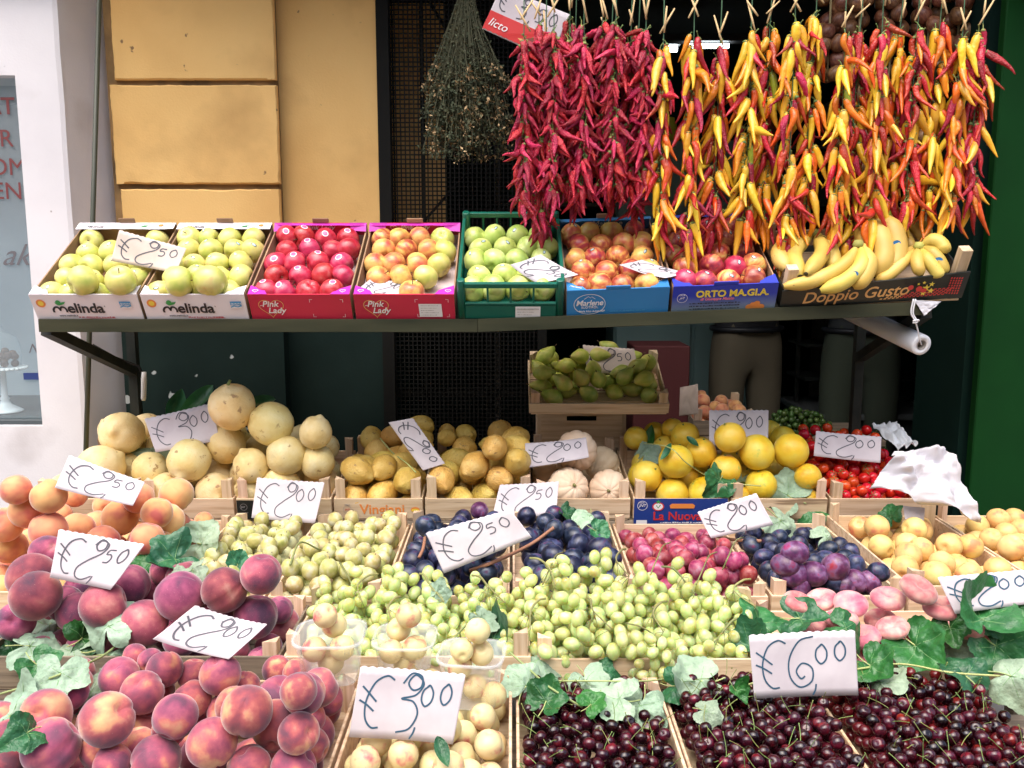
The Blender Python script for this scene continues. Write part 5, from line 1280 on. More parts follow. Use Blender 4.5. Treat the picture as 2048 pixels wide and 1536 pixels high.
hand((1440,425,2.86), [[(1444,425,2.86),(1480,420,2.84),(1520,432,2.80),(1545,455,2.78)], [(1444,430,2.86),(1480,445,2.82),(1520,455,2.80),(1545,468,2.78)], [(1444,435,2.86),(1475,462,2.81),(1510,470,2.80),(1535,478,2.79)]], 'bananas behind the deep blue carton under the chillies', .02)
hand((1800,445,2.74), [[(1805,446,2.74),(1830,455,2.70),(1850,480,2.66)], [(1805,444,2.74),(1838,448,2.72),(1862,470,2.68)], [(1800,450,2.74),(1812,475,2.68),(1825,500,2.64)]], 'bananas at the back right of the crate under the chillies', .018)
# white carton edge behind the bananas
wp = obj('carton_sheet', mesh('carton_sheet', *g_box((0,0,0),(.16,.006,.10)), [white_card], False), None, PY(1690, 545, 2.74), (R(20),0,R(4))); tag(wp, 'white card sheet standing behind the bananas', 'card sheet')
# dark wood edge between the blue carton and bananas is the crate side

# ================================================================== chilli strings
dry_red = M('dried_red_chilli', (.38,.012,.03), .36, ramp=[(.3,(.27,.006,.022)),(.55,(.48,.015,.048)),(.75,(.60,.04,.085))], nscale=40, detail=4, var=(.012,.35), bump=1.0, bscale=230, bdist=.005)
ch_red = M('red_chilli', (.48,.015,.015), .30, ramp=[(.3,(.36,.008,.012)),(.7,(.56,.03,.02))], nscale=25, detail=3, var=(.015,.3), bump=.8, bscale=170, bdist=.004)
ch_or = M('orange_chilli', (.70,.16,.01), .30, ramp=[(.3,(.58,.085,.008)),(.7,(.74,.22,.015))], nscale=20, detail=3, var=(.02,.25), bump=.6, bscale=110, bdist=.003)
ch_ye = M('yellow_chilli', (.78,.46,.02), .30, ramp=[(.3,(.72,.34,.012)),(.7,(.80,.54,.05))], nscale=18, detail=3, var=(.016,.2), bump=.5, bscale=90, bdist=.003)
ch_gr = M('green_chilli', (.30,.36,.03), .3)
def chilli_mesh(seed, L, r, mat, wr):
    rg = random.Random(seed); bend = rg.uniform(-.45,.45); b2 = rg.uniform(-.35,.35); n = 18; k = 10; pts = []; rad = []
    for i in range(n+1):
        t = i/n; pts.append(Vector((bend*L*t*t + b2*L*.3*math.sin(t*5), b2*L*.4*t*t, -L*t)))
        rad.append(r*(.72 + .28*min(1, t/.12))*(1 - max(0, t-.35)/.65*.88)**.85)
    v, f = g_tube(pts, rad, k); w_ = []; ph = rg.uniform(0, 6)
    for i in range(n+1):
        for j in range(k):
            c = pts[i]; d = Vector(v[i*k+j]) - c; a = 2*math.pi*j/k
            q = 1 + wr*(.55*math.sin(3*a + ph + 5*i/n) + .9*NZ.noise(Vector((math.cos(a)*1.3 + seed, math.sin(a)*1.3, i*.55))) + .5*NZ.noise(Vector((a*2.2, seed*1.7, i*1.1))))
            w_.append(c + d*max(.35, q))
    mb = MB(); mb.add(w_, f, 0)
    mb.add(*g_tube([(0,0,.002),(0,0,-.004),(0,0,-.0065)], [r*.5, r*.95, r*.80], 7), 1)
    a = rg.uniform(0, 6.28); sl = rg.uniform(.014,.028)
    mb.add(*g_tube(spline([(0,0,0),(.005*math.cos(a),.005*math.sin(a),sl*.6),(.013*math.cos(a),.013*math.sin(a),sl)], 3), [.0018,.0015,.0014,.0013,.0013,.0013,.0020], 5), 1)
    return mb.build('chilli', [mat, green_stem])
CM = {'d': [chilli_mesh(s, U(.062,.084), U(.0078,.0100), dry_red, .34) for s in range(9)],
      'r': [chilli_mesh(20+s, U(.085,.120), U(.0082,.0105), random.choice((ch_red, dry_red)), .24) for s in range(7)],
      'o': [chilli_mesh(40+s, U(.078,.122), U(.0092,.0122), ch_or, .15) for s in range(7)],
      'y': [chilli_mesh(60+s, U(.070,.122), U(.0100,.0132), ch_ye, .12) for s in range(7)], 'g': [chilli_mesh(81, .11, .011, ch_gr, .08)]}
string_m = M('green_string', (.05,.12,.06), .8); raffia = M('raffia', (.62,.44,.22), .8)
RAILZ = Z(1.03)
def chilli_string(u, v0, v1, mix, label, Y, dens, rad=.010, group='chilli strings'):
    a = PY(u, v0, Y); b = PY(u, v1, Y); Lc = .075 if mix == 'd' else .105
    e = empty('chilli_string', (a.x, a.y, b.z), label=label, cat='chilli string', group=group)
    hgt = a.z - b.z; top = RAILZ - b.z
    sway = U(-.008,.008)
    obj('cord', mesh('cord', *g_tube([(0,0,Lc*.7),(sway,0,hgt*.5),(0,0,hgt),(0, (2.62 if Y < 2.85 else 3.02) - Y, top)], .0016, 5), [string_m]), e)
    n = int(hgt/dens); 
    for k in range(n):
        z = hgt - (hgt - Lc*.8)*(k + U(-.4,.4))/max(1, n-1); z = min(hgt, max(Lc*.75, z))
        az = U(0, 6.28); tl = U(.12,.95) if mix == 'd' else U(.04,.56)
        if z < Lc*1.3: tl *= .5
        if k < 3: tl *= .6
        c = mix if mix == 'd' else random.choices('royg', (3.2,3.0,3.6,.06))[0]
        if mix == 'm2': c = random.choices('roy', (6,2,2.5))[0]
        if mix == 'mr': c = random.choices('roy', (8,1,1.6))[0]
        q = rotq((0,0,1), az) @ rotq((0,1,0), -tl) @ rotq((0,0,1), U(0,6.28))
        if random.random() < .025: q = rotq((0,0,1), az) @ rotq((0,1,0), -U(1.1,1.6)) @ rotq((0,0,1), U(0,6.28))
        s = U(.72,1.12)
        obj('chilli', random.choice(CM[c]), e, (rad*math.cos(az), rad*math.sin(az), z), q, s)
    # raffia knot just below the rail
    for q in range(2):
        p = Vector((U(-.006,.006), U(-.01,0), hgt + U(.03,.075))); d = Vector((U(-.03,.03), U(-.01,.01), U(.02,.06)))
        obj('raffia_tie', mesh('raffia_tie', *g_tube([p - d*.6, p, p + d], [.0026,.0032,.0022], 5), [raffia]), e)
ords = ['first','second','third','fourth','fifth','sixth','seventh','eighth','ninth','tenth','eleventh','twelfth','thirteenth','fourteenth','fifteenth','sixteenth','seventeenth']
for k, (u, v0, v1, Y) in enumerate(((1048,75,445,2.60),(1078,50,478,2.64),(1108,62,430,2.60),(1140,42,425,2.66),(1168,48,420,2.62),(1205,45,408,2.66),(1232,48,412,2.61),(1262,70,425,2.66),(1292,60,405,2.62),(1092,100,500,2.70),(1222,110,445,2.72),(1150,120,440,2.72),(1275,120,462,2.70))):
    chilli_string(u, v0, v1, 'd', 'string of dried dark red chillies, %s hung in the red cluster' % ords[k], Y, .0058 if k < 9 else .0075, group='dried red chilli strings')
for k, (u, v0, v1, mix, Y) in enumerate(((1327,88,512,'m',2.60),(1388,70,540,'m',2.60),(1440,95,520,'m2',2.64),(1502,66,508,'m',2.62),(1540,50,500,'m',2.66),(1590,48,555,'m',2.60),(1632,30,485,'m',2.63),(1690,70,515,'m',2.60),(1720,62,545,'m2',2.66),(1765,45,540,'m',2.61),(1800,60,505,'m',2.66),(1835,60,490,'m2',2.62),(1880,48,485,'m',2.64),(1925,72,482,'m',2.61),(1965,60,462,'mr',2.62))):
    chilli_string(u, v0, v1, mix, 'string of %s chillies, %s in the mixed coloured row' % ('mostly red' if mix in ('mr','m2') else 'yellow orange and red', ords[k]), Y, .0100, .012, group='mixed chilli strings')

# ================================================================== hanging bunch of dried herbs
herb = M('dried_herb_leaf', (.07,.075,.04), .9, [(.3,(.035,.05,.028)),(.55,(.08,.095,.05)),(.75,(.18,.15,.08))], 22, 4); herb_fl = M('dried_herb_flower', (.26,.18,.09), .9, [(.3,(.26,.18,.09)),(.7,(.55,.38,.2))], 30, 3); herb_st = M('dried_herb_stem', (.075,.075,.04), .9)
ht = PY(932, -10, 3.02); hb = PY(925, 335, 3.02)
e = empty('herb_bunch', (ht.x, 3.02, hb.z), label='big hanging bunch of dried green brown herbs before the grille', cat='herbs')
hh = ht.z - hb.z; ms, mf, ml = MB(), MB(), MB()
for k in range(330):
    a = U(0, 6.28); rr = math.sqrt(U(0,1)); t = Vector((.150*rr*math.cos(a), .10*rr*math.sin(a), U(.0,.24) + .05*rr)); s_ = Vector((.020*rr*math.cos(a), .018*rr*math.sin(a), hh + U(-.05,.02)))
    mid = s_*.45 + t*.55 + Vector((U(-.012,.012), U(-.012,.012), 0)); pts = spline([s_, s_*.8 + mid*.2, mid, t], 4); ms.add(*g_tube(pts, .0014, 3, False))
    L = len(pts)
    for i in range(2, L):
        p = Vector(pts[i]); dens = 1 if i < L*.5 else (3 if i < L*.7 else 12)
        for q in range(dens):
            c = p + Vector((U(-1,1),U(-1,1),U(-1,1)))*(.004 + .012*(i/L)**2); d = randq(); s2 = U(.005,.010)
            (mf if i > L*.8 and (k % 3 == 0) and random.random() < .7 else ml).add([c + d @ Vector(v)*s2 for v in ((-.4,0,0),(0,-.9,.15),(.4,0,0),(0,.9,.15))], [(0,1,2,3)])
obj('stems', ms.build('stems', [herb_st], False), e, kind='stuff'); obj('leaves', ml.build('leaves', [herb], False), e, kind='stuff'); obj('flower_heads', mf.build('flower_heads', [herb_fl], False), e, kind='stuff')
obj('cord', mesh('cord', *g_tube([(0,0,hh-.03),(0,0,RAILZ - hb.z - .0)], .003, 6), [raffia]), e)

# ================================================================== price cards
ALLP = np.zeros((0,3)); ALLR = np.zeros(0)
for h_ in Heap.ALL:
    if h_.b[2] > 1.0 and len(h_.r): ALLP = np.vstack([ALLP, h_.P]); ALLR = np.append(ALLR, h_.r)
ALLP = np.vstack([ALLP, np.array([tuple(p) for p, r in cher])]); ALLR = np.append(ALLR, np.array([r for p, r in cher]))
def hit(u, v, pad=0.0):
    """depth Y of the first fruit on a sight line"""
    d = np.array(ray(u, v).normalized()); oc = np.array(ORG) - ALLP; b_ = oc @ d; c_ = (oc**2).sum(1) - (ALLR + pad)**2; q = b_**2 - c_; ok = q > 0
    if not ok.any(): return None
    t = (-b_[ok] - np.sqrt(q[ok])); t = t[t > .3]
    return float(t.min()*d[1]) if len(t) else None
GL = {
 '€': [[(.95,.93),(.70,1.0),(.36,.86),(.16,.52),(.20,.20),(.42,.02),(.66,.02)], [(-.02,.78),(.20,.66),(.48,.50)], [(-.06,.52),(.18,.44),(.44,.32)]],
 '2': [[(.45,.86),(.60,1.02),(.80,.96),(.80,.80),(.62,.74),(.50,.86),(.62,1.0),(.88,.92),(.80,.70),(.40,.46),(.12,.24),(.16,.04),(.45,-.02),(.80,.10)]],
 '3': [[(.36,.84),(.55,1.02),(.82,.98),(.84,.80),(.64,.74),(.50,.86),(.66,1.0),(.90,.86),(.74,.66),(.38,.58),(.70,.54),(.86,.34),(.70,.08),(.36,.0)]],
 '5': [[(.86,.92),(.40,.86),(.30,.60),(.60,.62),(.78,.42),(.62,.14),(.24,.10)]],
 '6': [[(.86,1.0),(.48,.92),(.20,.60),(.18,.26),(.42,.06),(.74,.16),(.78,.40),(.54,.50),(.36,.36),(.46,.22),(.58,.26)]],
 '0': [[(.50,.95),(.20,.72),(.16,.35),(.42,.10),(.74,.30),(.80,.66),(.56,.96),(.40,.90)]],
 ',': [[(.55,.18),(.48,.0),(.30,-.18)]]}
def card(corners, text, Yb, Yt, label, mat=None, inkm=None, wave=True, curl=.006, name='price_card', lay=None, lw=.0034, seed=0):
    """corners: photo pixels TL, TR, BR, BL of the card as written; bottom edge at depth Yb, top edge at Yt"""
    TL, TR, BR, BL = corners
    if isinstance(Yb, (int, float)): Yb = (Yb, Yb)
    if isinstance(Yt, (int, float)): Yt = (Yt, Yt)
    c = [PY(*TL, Yt[0]), PY(*TR, Yt[1]), PY(*BR, Yb[1]), PY(*BL, Yb[0])]
    org = (c[2] + c[3])/2
    wv = ((c[1]-c[0]).length + (c[2]-c[3]).length)/2; hv = ((c[0]-c[3]).length + (c[1]-c[2]).length)/2
    nrm = (c[1]-c[0]).cross(c[0]-c[3]).normalized()
    if nrm.dot(ORG - org) < 0: nrm = -nrm
    def S(s, t):
        p = (c[3]*(1-s) + c[2]*s)*(1-t) + (c[0]*(1-s) + c[1]*s)*t
        return p + nrm*(curl*(4*(s-.5)**2*.8 - .4) + .0025*nz((s*2.2+seed, t*2.0, seed*1.7)) + curl*.5*t*t) - org
    nx, ny = 64, 8; v = []; f = []
    for side in (0, 1):
        for j in range(ny+1):
            for i in range(nx+1):
                s = i/nx; top = 1 - ((.022*(1 - abs(math.sin(s*math.pi*13)))) if wave else 0)
                v.append(S(s, top*j/ny) - nrm*(.0007 if side else 0))
    n1 = (nx+1)*(ny+1)
    for side in (0, 1):
        for j in range(ny):
            for i in range(nx):
                a = side*n1 + j*(nx+1) + i; q = (a, a+1, a+nx+2, a+nx+1); f.append(q if side == 0 else q[::-1])
    for i in range(nx): f.append((i+1, i, n1+i, n1+i+1)); a = ny*(nx+1)+i; f.append((a, a+1, n1+a+1, n1+a))
    for j in range(ny):
        a = j*(nx+1); f.append((a, a+nx+1, n1+a+nx+1, n1+a)); a += nx; f.append((a+nx+1, a, n1+a, n1+a+nx+1))
    o = tag(obj(name, mesh(name, v, f, [mat or paper], True), None, org), label, 'price card', 'handwritten price cards')
    # writing: pen strokes laid on the card
    L = lay or [(.06,.14,.30,.74), (.30,.10,.36,.82), (.52,.10,.16,.5), (.60,.46,.16,.34), (.78,.50,.15,.34)]
    mb = MB(); ch = list(text)
    for q, g in enumerate(ch):
        x0, y0, w_, h_ = L[q]
        for st in GL[g]:
            pts = spline(st, 7); P = []
            for (a, b) in pts:
                s = min(.985, max(.015, x0 + w_*a)); t = min(.95, max(.03, y0 + h_*b)); P.append((s, t))
            n = len(P); base = len(mb.v); vv = []
            for i in range(n):
                a, b = P[max(0,i-1)], P[min(n-1,i+1)]; dx, dy = (b[0]-a[0])*wv, (b[1]-a[1])*hv; l = math.hypot(dx, dy) or 1
                px, py = -dy/l*lw/2/wv, dx/l*lw/2/hv
                vv += [S(P[i][0]+px, P[i][1]+py) + nrm*.0007, S(P[i][0]-px, P[i][1]-py) + nrm*.0007]
            mb.add(vv, [(2*i, 2*i+1, 2*i+3, 2*i+2) for i in range(n-1)])
    if ch: obj('handwriting', mb.build('handwriting', [inkm or ink], False), o)
    return o, S, nrm
def auto(corners, gap=.006, lean=.0):
    (a, b, c, d) = corners; best = 9; 
    for s in np.linspace(.0, 1, 7):
        for t in np.linspace(0, 1, 5):
            u = (d[0]*(1-s)+c[0]*s)*(1-t) + (a[0]*(1-s)+b[0]*s)*t; v = (d[1]*(1-s)+c[1]*s)*(1-t) + (a[1]*(1-s)+b[1]*s)*t
            y = hit(u, v)
            if y: best = min(best, y - lean*t)
    return best - gap
CARDS = [
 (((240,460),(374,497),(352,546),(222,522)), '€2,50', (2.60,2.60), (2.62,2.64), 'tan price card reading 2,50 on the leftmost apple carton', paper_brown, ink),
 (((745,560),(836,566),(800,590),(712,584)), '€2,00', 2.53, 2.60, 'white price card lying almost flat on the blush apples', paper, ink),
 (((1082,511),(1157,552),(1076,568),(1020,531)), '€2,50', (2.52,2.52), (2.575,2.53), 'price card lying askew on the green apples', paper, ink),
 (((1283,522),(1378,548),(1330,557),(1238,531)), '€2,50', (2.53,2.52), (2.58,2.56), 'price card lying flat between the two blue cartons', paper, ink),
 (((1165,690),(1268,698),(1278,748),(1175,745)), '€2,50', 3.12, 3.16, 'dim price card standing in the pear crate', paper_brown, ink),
 (((290,838),(424,806),(440,880),(312,905)), '€3,00', 2.80, 2.86, 'price card reading 3,00 among the citrons', paper, ink),
 (((140,911),(291,965),(266,1012),(110,976)), '€2,50', None, .05, 'price card with wavy edge at the left below the citrons', paper, ink),
 (((826,836),(890,927),(846,941),(777,845)), '€2,00', None, .02, 'narrow price card turned sideways in the left lemon crate', paper, ink),
 (((1050,888),(1172,876),(1178,915),(1052,936)), '€2,00', 2.74, 2.80, 'price card reading 2,00 above the melons', paper, ink),
 (((515,955),(650,965),(630,1047),(503,1036)), '€2,00', 2.56, 2.62, 'white price card standing between citrons and yellow plums', paper, ink),
 (((1000,970),(1118,963),(1112,1030),(984,1036)), '€2,50', 2.60, 2.66, 'white price card standing behind the blue plums', paper, ink),
 (((852,1065),(1020,1018),(1064,1075),(888,1147)), '€2,50', None, .03, 'large tilted price card reading 2,50 over the blue plums', paper, ink),
 (((1418,820),(1536,820),(1536,895),(1418,890)), '€2,00', 2.86, 2.90, 'square price card standing in the oranges', paper, ink),
 (((1631,862),(1762,874),(1760,926),(1627,912)), '€2,00', 2.82, 2.86, 'price card standing in the small red tomatoes', paper, ink),
 (((1394,1024),(1512,986),(1547,1050),(1422,1077)), '€2,00', None, .03, 'tilted white price card behind the red and blue plums', paper, ink),
 (((120,1058),(292,1088),(222,1180),(100,1155)), '€2,50', None, .04, 'price card reading 2,50 between the peach crates', paper, ink),
 (((392,1214),(536,1252),(458,1320),(306,1280)), '€2,00', None, .06, 'curled price card lying over the dark peach crate edge', paper, ink),
 (((722,1330),(932,1346),(906,1488),(698,1473)), '€3,00', None, .03, 'big price card reading 3,00 on the white nectarines', paper, ink_blue),
 (((1496,1268),(1708,1258),(1716,1390),(1508,1397)), '€6,00', None, .02, 'big price card reading 6,00 above the cherries', paper, ink_blue),
 (((1872,1154),(2062,1138),(2075,1205),(1910,1228)), '€2,00', None, .03, 'price card reading 2,00 at the right edge over the flat peaches', paper, ink_blue)]
for k, (co, tx, Yb, Yt, lb, mt, ik) in enumerate(CARDS):
    if Yb is None: y = auto(co, .006, Yt); Yb, Yt = y, y + Yt
    big = (co[1][0]-co[0][0]) > 150
    card(co, tx, Yb, Yt, lb, mt, ik, lw=.0034 if not big else .0031, seed=k*3.3, curl=.006 if k not in (1,16) else .012)
# card with printed red strip behind the red chillies
o, S, nrm = card(((1004,-28),(1140,30),(1100,118),(964,58)), '€3,50', 2.76, 2.76, 'white price card with red printed strip beside the red chillies', paper, ink, wave=False, lay=[(.04,.52,.22,.42),(.28,.50,.2,.45),(.48,.50,.08,.3),(.56,.56,.16,.36),(.76,.60,.14,.3)], seed=5)
def on_card(S, nrm, pts, mat, parent, off=.0009, name='print'):
    return obj(name, mesh(name, [S(s, t) + nrm*off for s, t in pts], [tuple(range(len(pts)))], [mat], False), parent)
n_ = 26
on_card(S, nrm, [(i/n_*.998+.001, .012 + .02*abs(math.sin(i*1.6))) for i in range(n_+1)] + [(i/n_*.998+.001, .44) for i in range(n_, -1, -1)], p_red, o)
for q, (s, t, a, b, m) in enumerate(((.42,.25,.09,.11,p_yellow),(.54,.22,.08,.12,p_tan),(.66,.26,.08,.11,M('chestnut_print',(.16,.04,.02),.5)),(.80,.22,.09,.12,p_tan),(.60,.12,.05,.07,p_orange))):
    on_card(S, nrm, [(s + a*math.cos(x), t + b*math.sin(x)) for x in np.linspace(0, 6.283, 15)[:-1]], m, o, .0012 + .0002*q)
mtx = text_mesh('licto', .034, p_white, shear=.3)
p0_ = S(.04, .14); ex = (S(.3,.14) - p0_).normalized(); ey = (S(.04,.4) - p0_).normalized(); rm = Matrix((ex, nrm.cross(ex), nrm)).transposed()
obj('lettering', mtx, o, p0_ + nrm*.002, rm)

# ================================================================== vine leaves and stems
leaf_top = M('vine_leaf_upper', (.02,.13,.06), .42, [(.3,(.014,.095,.030)),(.6,(.026,.145,.042)),(.8,(.05,.19,.05))], 2.5, 4, var=(.03,.35), bump=.5, bscale=9, bdist=.006)
leaf_bot = M('vine_leaf_underside', (.34,.45,.36), .7, [(.3,(.22,.33,.22)),(.7,(.31,.42,.30))], 2.5, 4, var=(.03,.22), bump=.6, bscale=9, bdist=.006)
leaf_vein = M('vine_leaf_vein', (.16,.30,.12), .6); petiole_m = M('vine_petiole', (.36,.42,.16), .6, var=(.02,.2))
def leaf_mesh(seed):
    rg = random.Random(seed*7+1); n = 72; rings = 9
    k1, k2, k3 = rg.uniform(-2.8,2.8), rg.uniform(-2.2,2.2), rg.uniform(-1.5,1.5); fold = rg.uniform(.1,.5)
    def outline(a):   # a = 0 at the tip (+Y), +-pi at the petiole notch
        r = .50 + .20*math.exp(-(a/.42)**2) + .15*math.exp(-((abs(a)-1.15)/.38)**2) + .10*math.exp(-((abs(a)-2.15)/.36)**2) - .40*math.exp(-((abs(a)-math.pi)/.30)**2)
        return r*(1 + .05*abs(math.sin(a*13)) + .04*math.sin(a*5 + seed))
    def surf(x, y):
        r2 = x*x + y*y
        return Vector((x, y + .1, fold*abs(x)*1.2 + k1*.55*y*y*.6 + k2*.5*x*y + k3*.35*r2 + .13*NZ.noise(Vector((x*3.5, y*3.5, seed*2.3))) + .05*NZ.noise(Vector((x*8, y*8, seed)))))
    mb = MB()
    for side, off in ((0, 0), (1, -.006)):
        v = [surf(0, 0) + Vector((0,0,off))]
        for q in range(1, rings+1):
            for j in range(n):
                a = 2*math.pi*j/n - math.pi; rr = outline(a)*q/rings; v.append(surf(rr*math.sin(a), rr*math.cos(a)) + Vector((0,0,off)))
        f = [(0, 1+(j+1) % n, 1+j) for j in range(n)]
        for q in range(rings-1):
            for j in range(n): a = 1+q*n; b = a+n; k = (j+1) % n; f += [(a+j, a+k, b+k), (a+j, b+k, b+j)]
        mb.add(v, f if side == 0 else [x[::-1] for x in f], side)
    for a, ln in ((0,.64),(1.12,.55),(-1.12,.55),(2.1,.45),(-2.1,.45)):
        pts = [surf(t*ln*math.sin(a), t*ln*math.cos(a)) + Vector((0,0,-.002)) for t in np.linspace(0, 1, 7)]; mb.add(*g_tube(pts, list(np.linspace(.010,.003,7)), 5), 2)
    return mb.build('vine_leaf', [leaf_top, leaf_bot, leaf_vein])
LEAF = [leaf_mesh(s) for s in range(16)]
PET = mesh('petiole', *g_tube(spline([(0,.1,-.005),(.03,-.15,.03),(-.02,-.42,.0)], 4), .016, 6), [petiole_m])
def oval_leaf(seed):
    rg = random.Random(seed); v = []; f = []; n = 14; k = rg.uniform(-.6,.6); mb = MB()
    for side, off in ((0,0),(1,-.01)):
        v = []
        for i in range(n+1):
            t = i/n; wd = .22*math.sin(math.pi*t**.85)**.8
            for s in (-1,-.5,0,.5,1): v.append((s*wd, t - .5, k*(t-.5)**2 + abs(s)*wd*.5 + off))
        f = [(i*5+j, i*5+j+1, i*5+j+6, i*5+j+5) for i in range(n) for j in range(4)]
        mb.add(v, f if side == 0 else [x[::-1] for x in f], side)
    return mb.build('leaf', [leaf_top, leaf_bot])
OVAL = [oval_leaf(s) for s in range(3)]
def leaf(u, v, px, side, Y=None, roll=None, oval=False, where='', gap=.012):
    y = Y or hit(u, v, .004)
    if y is None: y = PZ(u, v, -.84).y
    if Y is None: y -= gap
    p = PY(u, v, y); t = (p - ORG).length; size = px*t/F/(1.38 if not oval else 1.0)
    n = ((ORG - p).normalized()*U(.55,.9) + Vector((U(-.7,.7), U(-.4,.3), U(.2,.9)))).normalized()
    if side == 'p': n = -n
    a = U(0, 6.28) if roll is None else R(roll)
    x = n.orthogonal().normalized(); yv = n.cross(x); rot = Matrix((x, yv, n)).transposed().to_quaternion() @ rotq((0,0,1), a)
    o = obj('vine_leaf' if not oval else 'citrus_leaf', random.choice(OVAL if oval else LEAF), None, p - rot @ Vector((0,.1*size if not oval else 0,0)), rot, size)
    if not oval and random.random() < .8: obj('petiole', PET, o)
    sd = 'pale underside up' if side == 'p' else 'dark green side up'
    tag(o, ('green citrus leaf %s' if oval else 'vine leaf with %s %s') % ((where,) if oval else (sd, where)), 'leaf', 'leaves %s' % where)
LV = {
 'between the left peach crates': [(100,1248,120,'p'),(150,1300,110,'p'),(60,1292,100,'p'),(215,1252,115,'p'),(195,1330,95,'d'),(120,1345,105,'p'),(30,1312,95,'d'),(215,1310,105,'p'),(185,1385,90,'p'),(20,1432,125,'p'),(55,1465,80,'d'),(165,1275,85,'d'),(75,1330,80,'d')],
 'between the dark peaches and yellow plums': [(402,1088,105,'p'),(350,1118,115,'d'),(385,1140,80,'p'),(300,1125,85,'d'),(475,1128,55,'d')],
 'draped over the orange crates': [(1255,935,80,'p'),(1292,908,62,'p'),(1240,885,62,'d'),(1440,960,78,'d'),(1482,962,55,'p'),(1575,990,100,'p'),(1562,1042,95,'p'),(1612,1022,95,'d'),(1652,1072,62,'p')],
 'over the tomato crate front': [(1710,1030,115,'d'),(1782,1032,55,'d')],
 'among the blue plums': [(1132,1032,62,'d'),(1180,1030,72,'p'),(1192,1062,55,'d')],
 'in front of the grapes': [(990,1280,135,'d'),(1075,1322,115,'p'),(1052,1372,105,'p'),(1092,1402,90,'d'),(962,1238,70,'p'),(1172,1362,95,'p'),(1202,1342,60,'d'),(1240,1398,105,'p'),(1182,1408,65,'d'),(872,1185,60,'p')],
 'beside the six euro card': [(1402,1362,130,'p'),(1412,1422,65,'p'),(1282,1412,105,'p'),(1352,1372,80,'d'),(1472,1382,55,'d')],
 'behind the cherries at the right': [(1520,1246,115,'d'),(1600,1236,100,'d'),(1690,1258,95,'d'),(1500,1292,85,'d'),(1742,1332,100,'d'),(1832,1292,115,'d'),(1880,1302,115,'p'),(1962,1240,125,'d'),(2012,1232,105,'d'),(2022,1352,105,'p'),(1932,1352,100,'d'),(1762,1366,105,'p'),(1992,1292,105,'d'),(1900,1255,70,'d')]}
for wh, L in LV.items():
    for (u, v, px, sd) in L: leaf(u, v, px, sd, where=wh)
for (u, v, px, sd) in ((275,905,75,'p'),(332,905,62,'p'),(350,818,85,'d'),(395,808,90,'d'),(520,805,60,'d')): leaf(u, v, px, sd, Y=2.93 if v < 850 else None, oval=True, where='among the citrons')
for (u, v, px, sd) in ((1365,832,45,'d'),(1385,885,34,'d'),(1300,880,60,'d'),(1335,905,40,'d')): leaf(u, v, px, sd, oval=True, where='among the oranges')
leaf(885,1505,60,'d', oval=True, where='among the loose white nectarines'); 
def vine(pts, r, mat, label, gap=.008, name='vine', cat='vine'):
    P = []
    for (u, v) in pts:
        y = hit(u, v, .003) or PZ(u, v, -.83).y; P.append((u, v, y))
    ys = [p[2] for p in P]; Q = []
    for i, (u, v, y) in enumerate(P): Q.append(PY(u, v, min(y, (min(ys[max(0,i-1):i+2]) + y)/2) - gap))
    q = spline(Q, 6); o_ = Vector(q[0]); o = obj(name, mesh(name, *g_tube([Vector(p) - o_ for p in q], r, 6), [mat]), None, o_); tag(o, label, cat)
vine([(1245,886),(1330,892),(1372,925),(1410,950),(1450,965),(1522,972)], .0018, petiole_m, 'long pale vine stem running over the oranges')
vine([(1480,1375),(1560,1352),(1700,1340),(1800,1328),(1900,1345),(2000,1352)], .0022, petiole_m, 'long vine stem with leaves behind the cherries')
vine([(0,1388),(60,1370),(130,1345),(200,1315),(235,1290)], .0024, petiole_m, 'vine stem curving over the left front peaches')
vine([(1020,1305),(1060,1340),(1100,1375),(1165,1415)], .0022, petiole_m, 'vine stem hanging down beside the cherries')
vine([(1110,1362),(1200,1362),(1290,1362),(1340,1356)], .0016, petiole_m, 'thin vine stem along the cherry crate back')
vine([(940,1141),(985,1125),(1040,1100),(1072,1082),(1108,1055)], .0050, twig_m, 'short red brown twig below the large tilted price card', name='twig', cat='twig')
vine([(1432,1072),(1470,1080),(1522,1082)], .0050, twig_m, 'short red brown twig among the red plums', name='twig', cat='twig')
vine([(850,1075),(846,1098),(838,1115)], .0045, twig_m, 'short red brown twig at the left blue plums', name='twig', cat='twig')
vine([(760,876),(785,905),(812,925),(832,945)], .0022, petiole_m, 'thin stalk lying over the left lemon crate', name='stalk', cat='stalk')
vine([(580,1130),(600,1085),(640,1100)], .0026, straw_stem, 'bent brown grape stalk at the left grapes', name='stalk', cat='stalk')
vine([(680,1125),(700,1160),(712,1190)], .0026, straw_stem, 'second grape stalk right of the bent one', name='stalk', cat='stalk')
for k, (u, v) in enumerate(((1105,1130),(1320,1110),(1412,1130),(1465,1100))):
    vine([(u-20,v+40),(u-6,v+8),(u+6,v-18),(u+22,v-26)], .0017, straw_stem, 'curved stalk standing over the right grapes, number %s from left' % ['one','two','three','four'][k], name='stalk', cat='stalk')

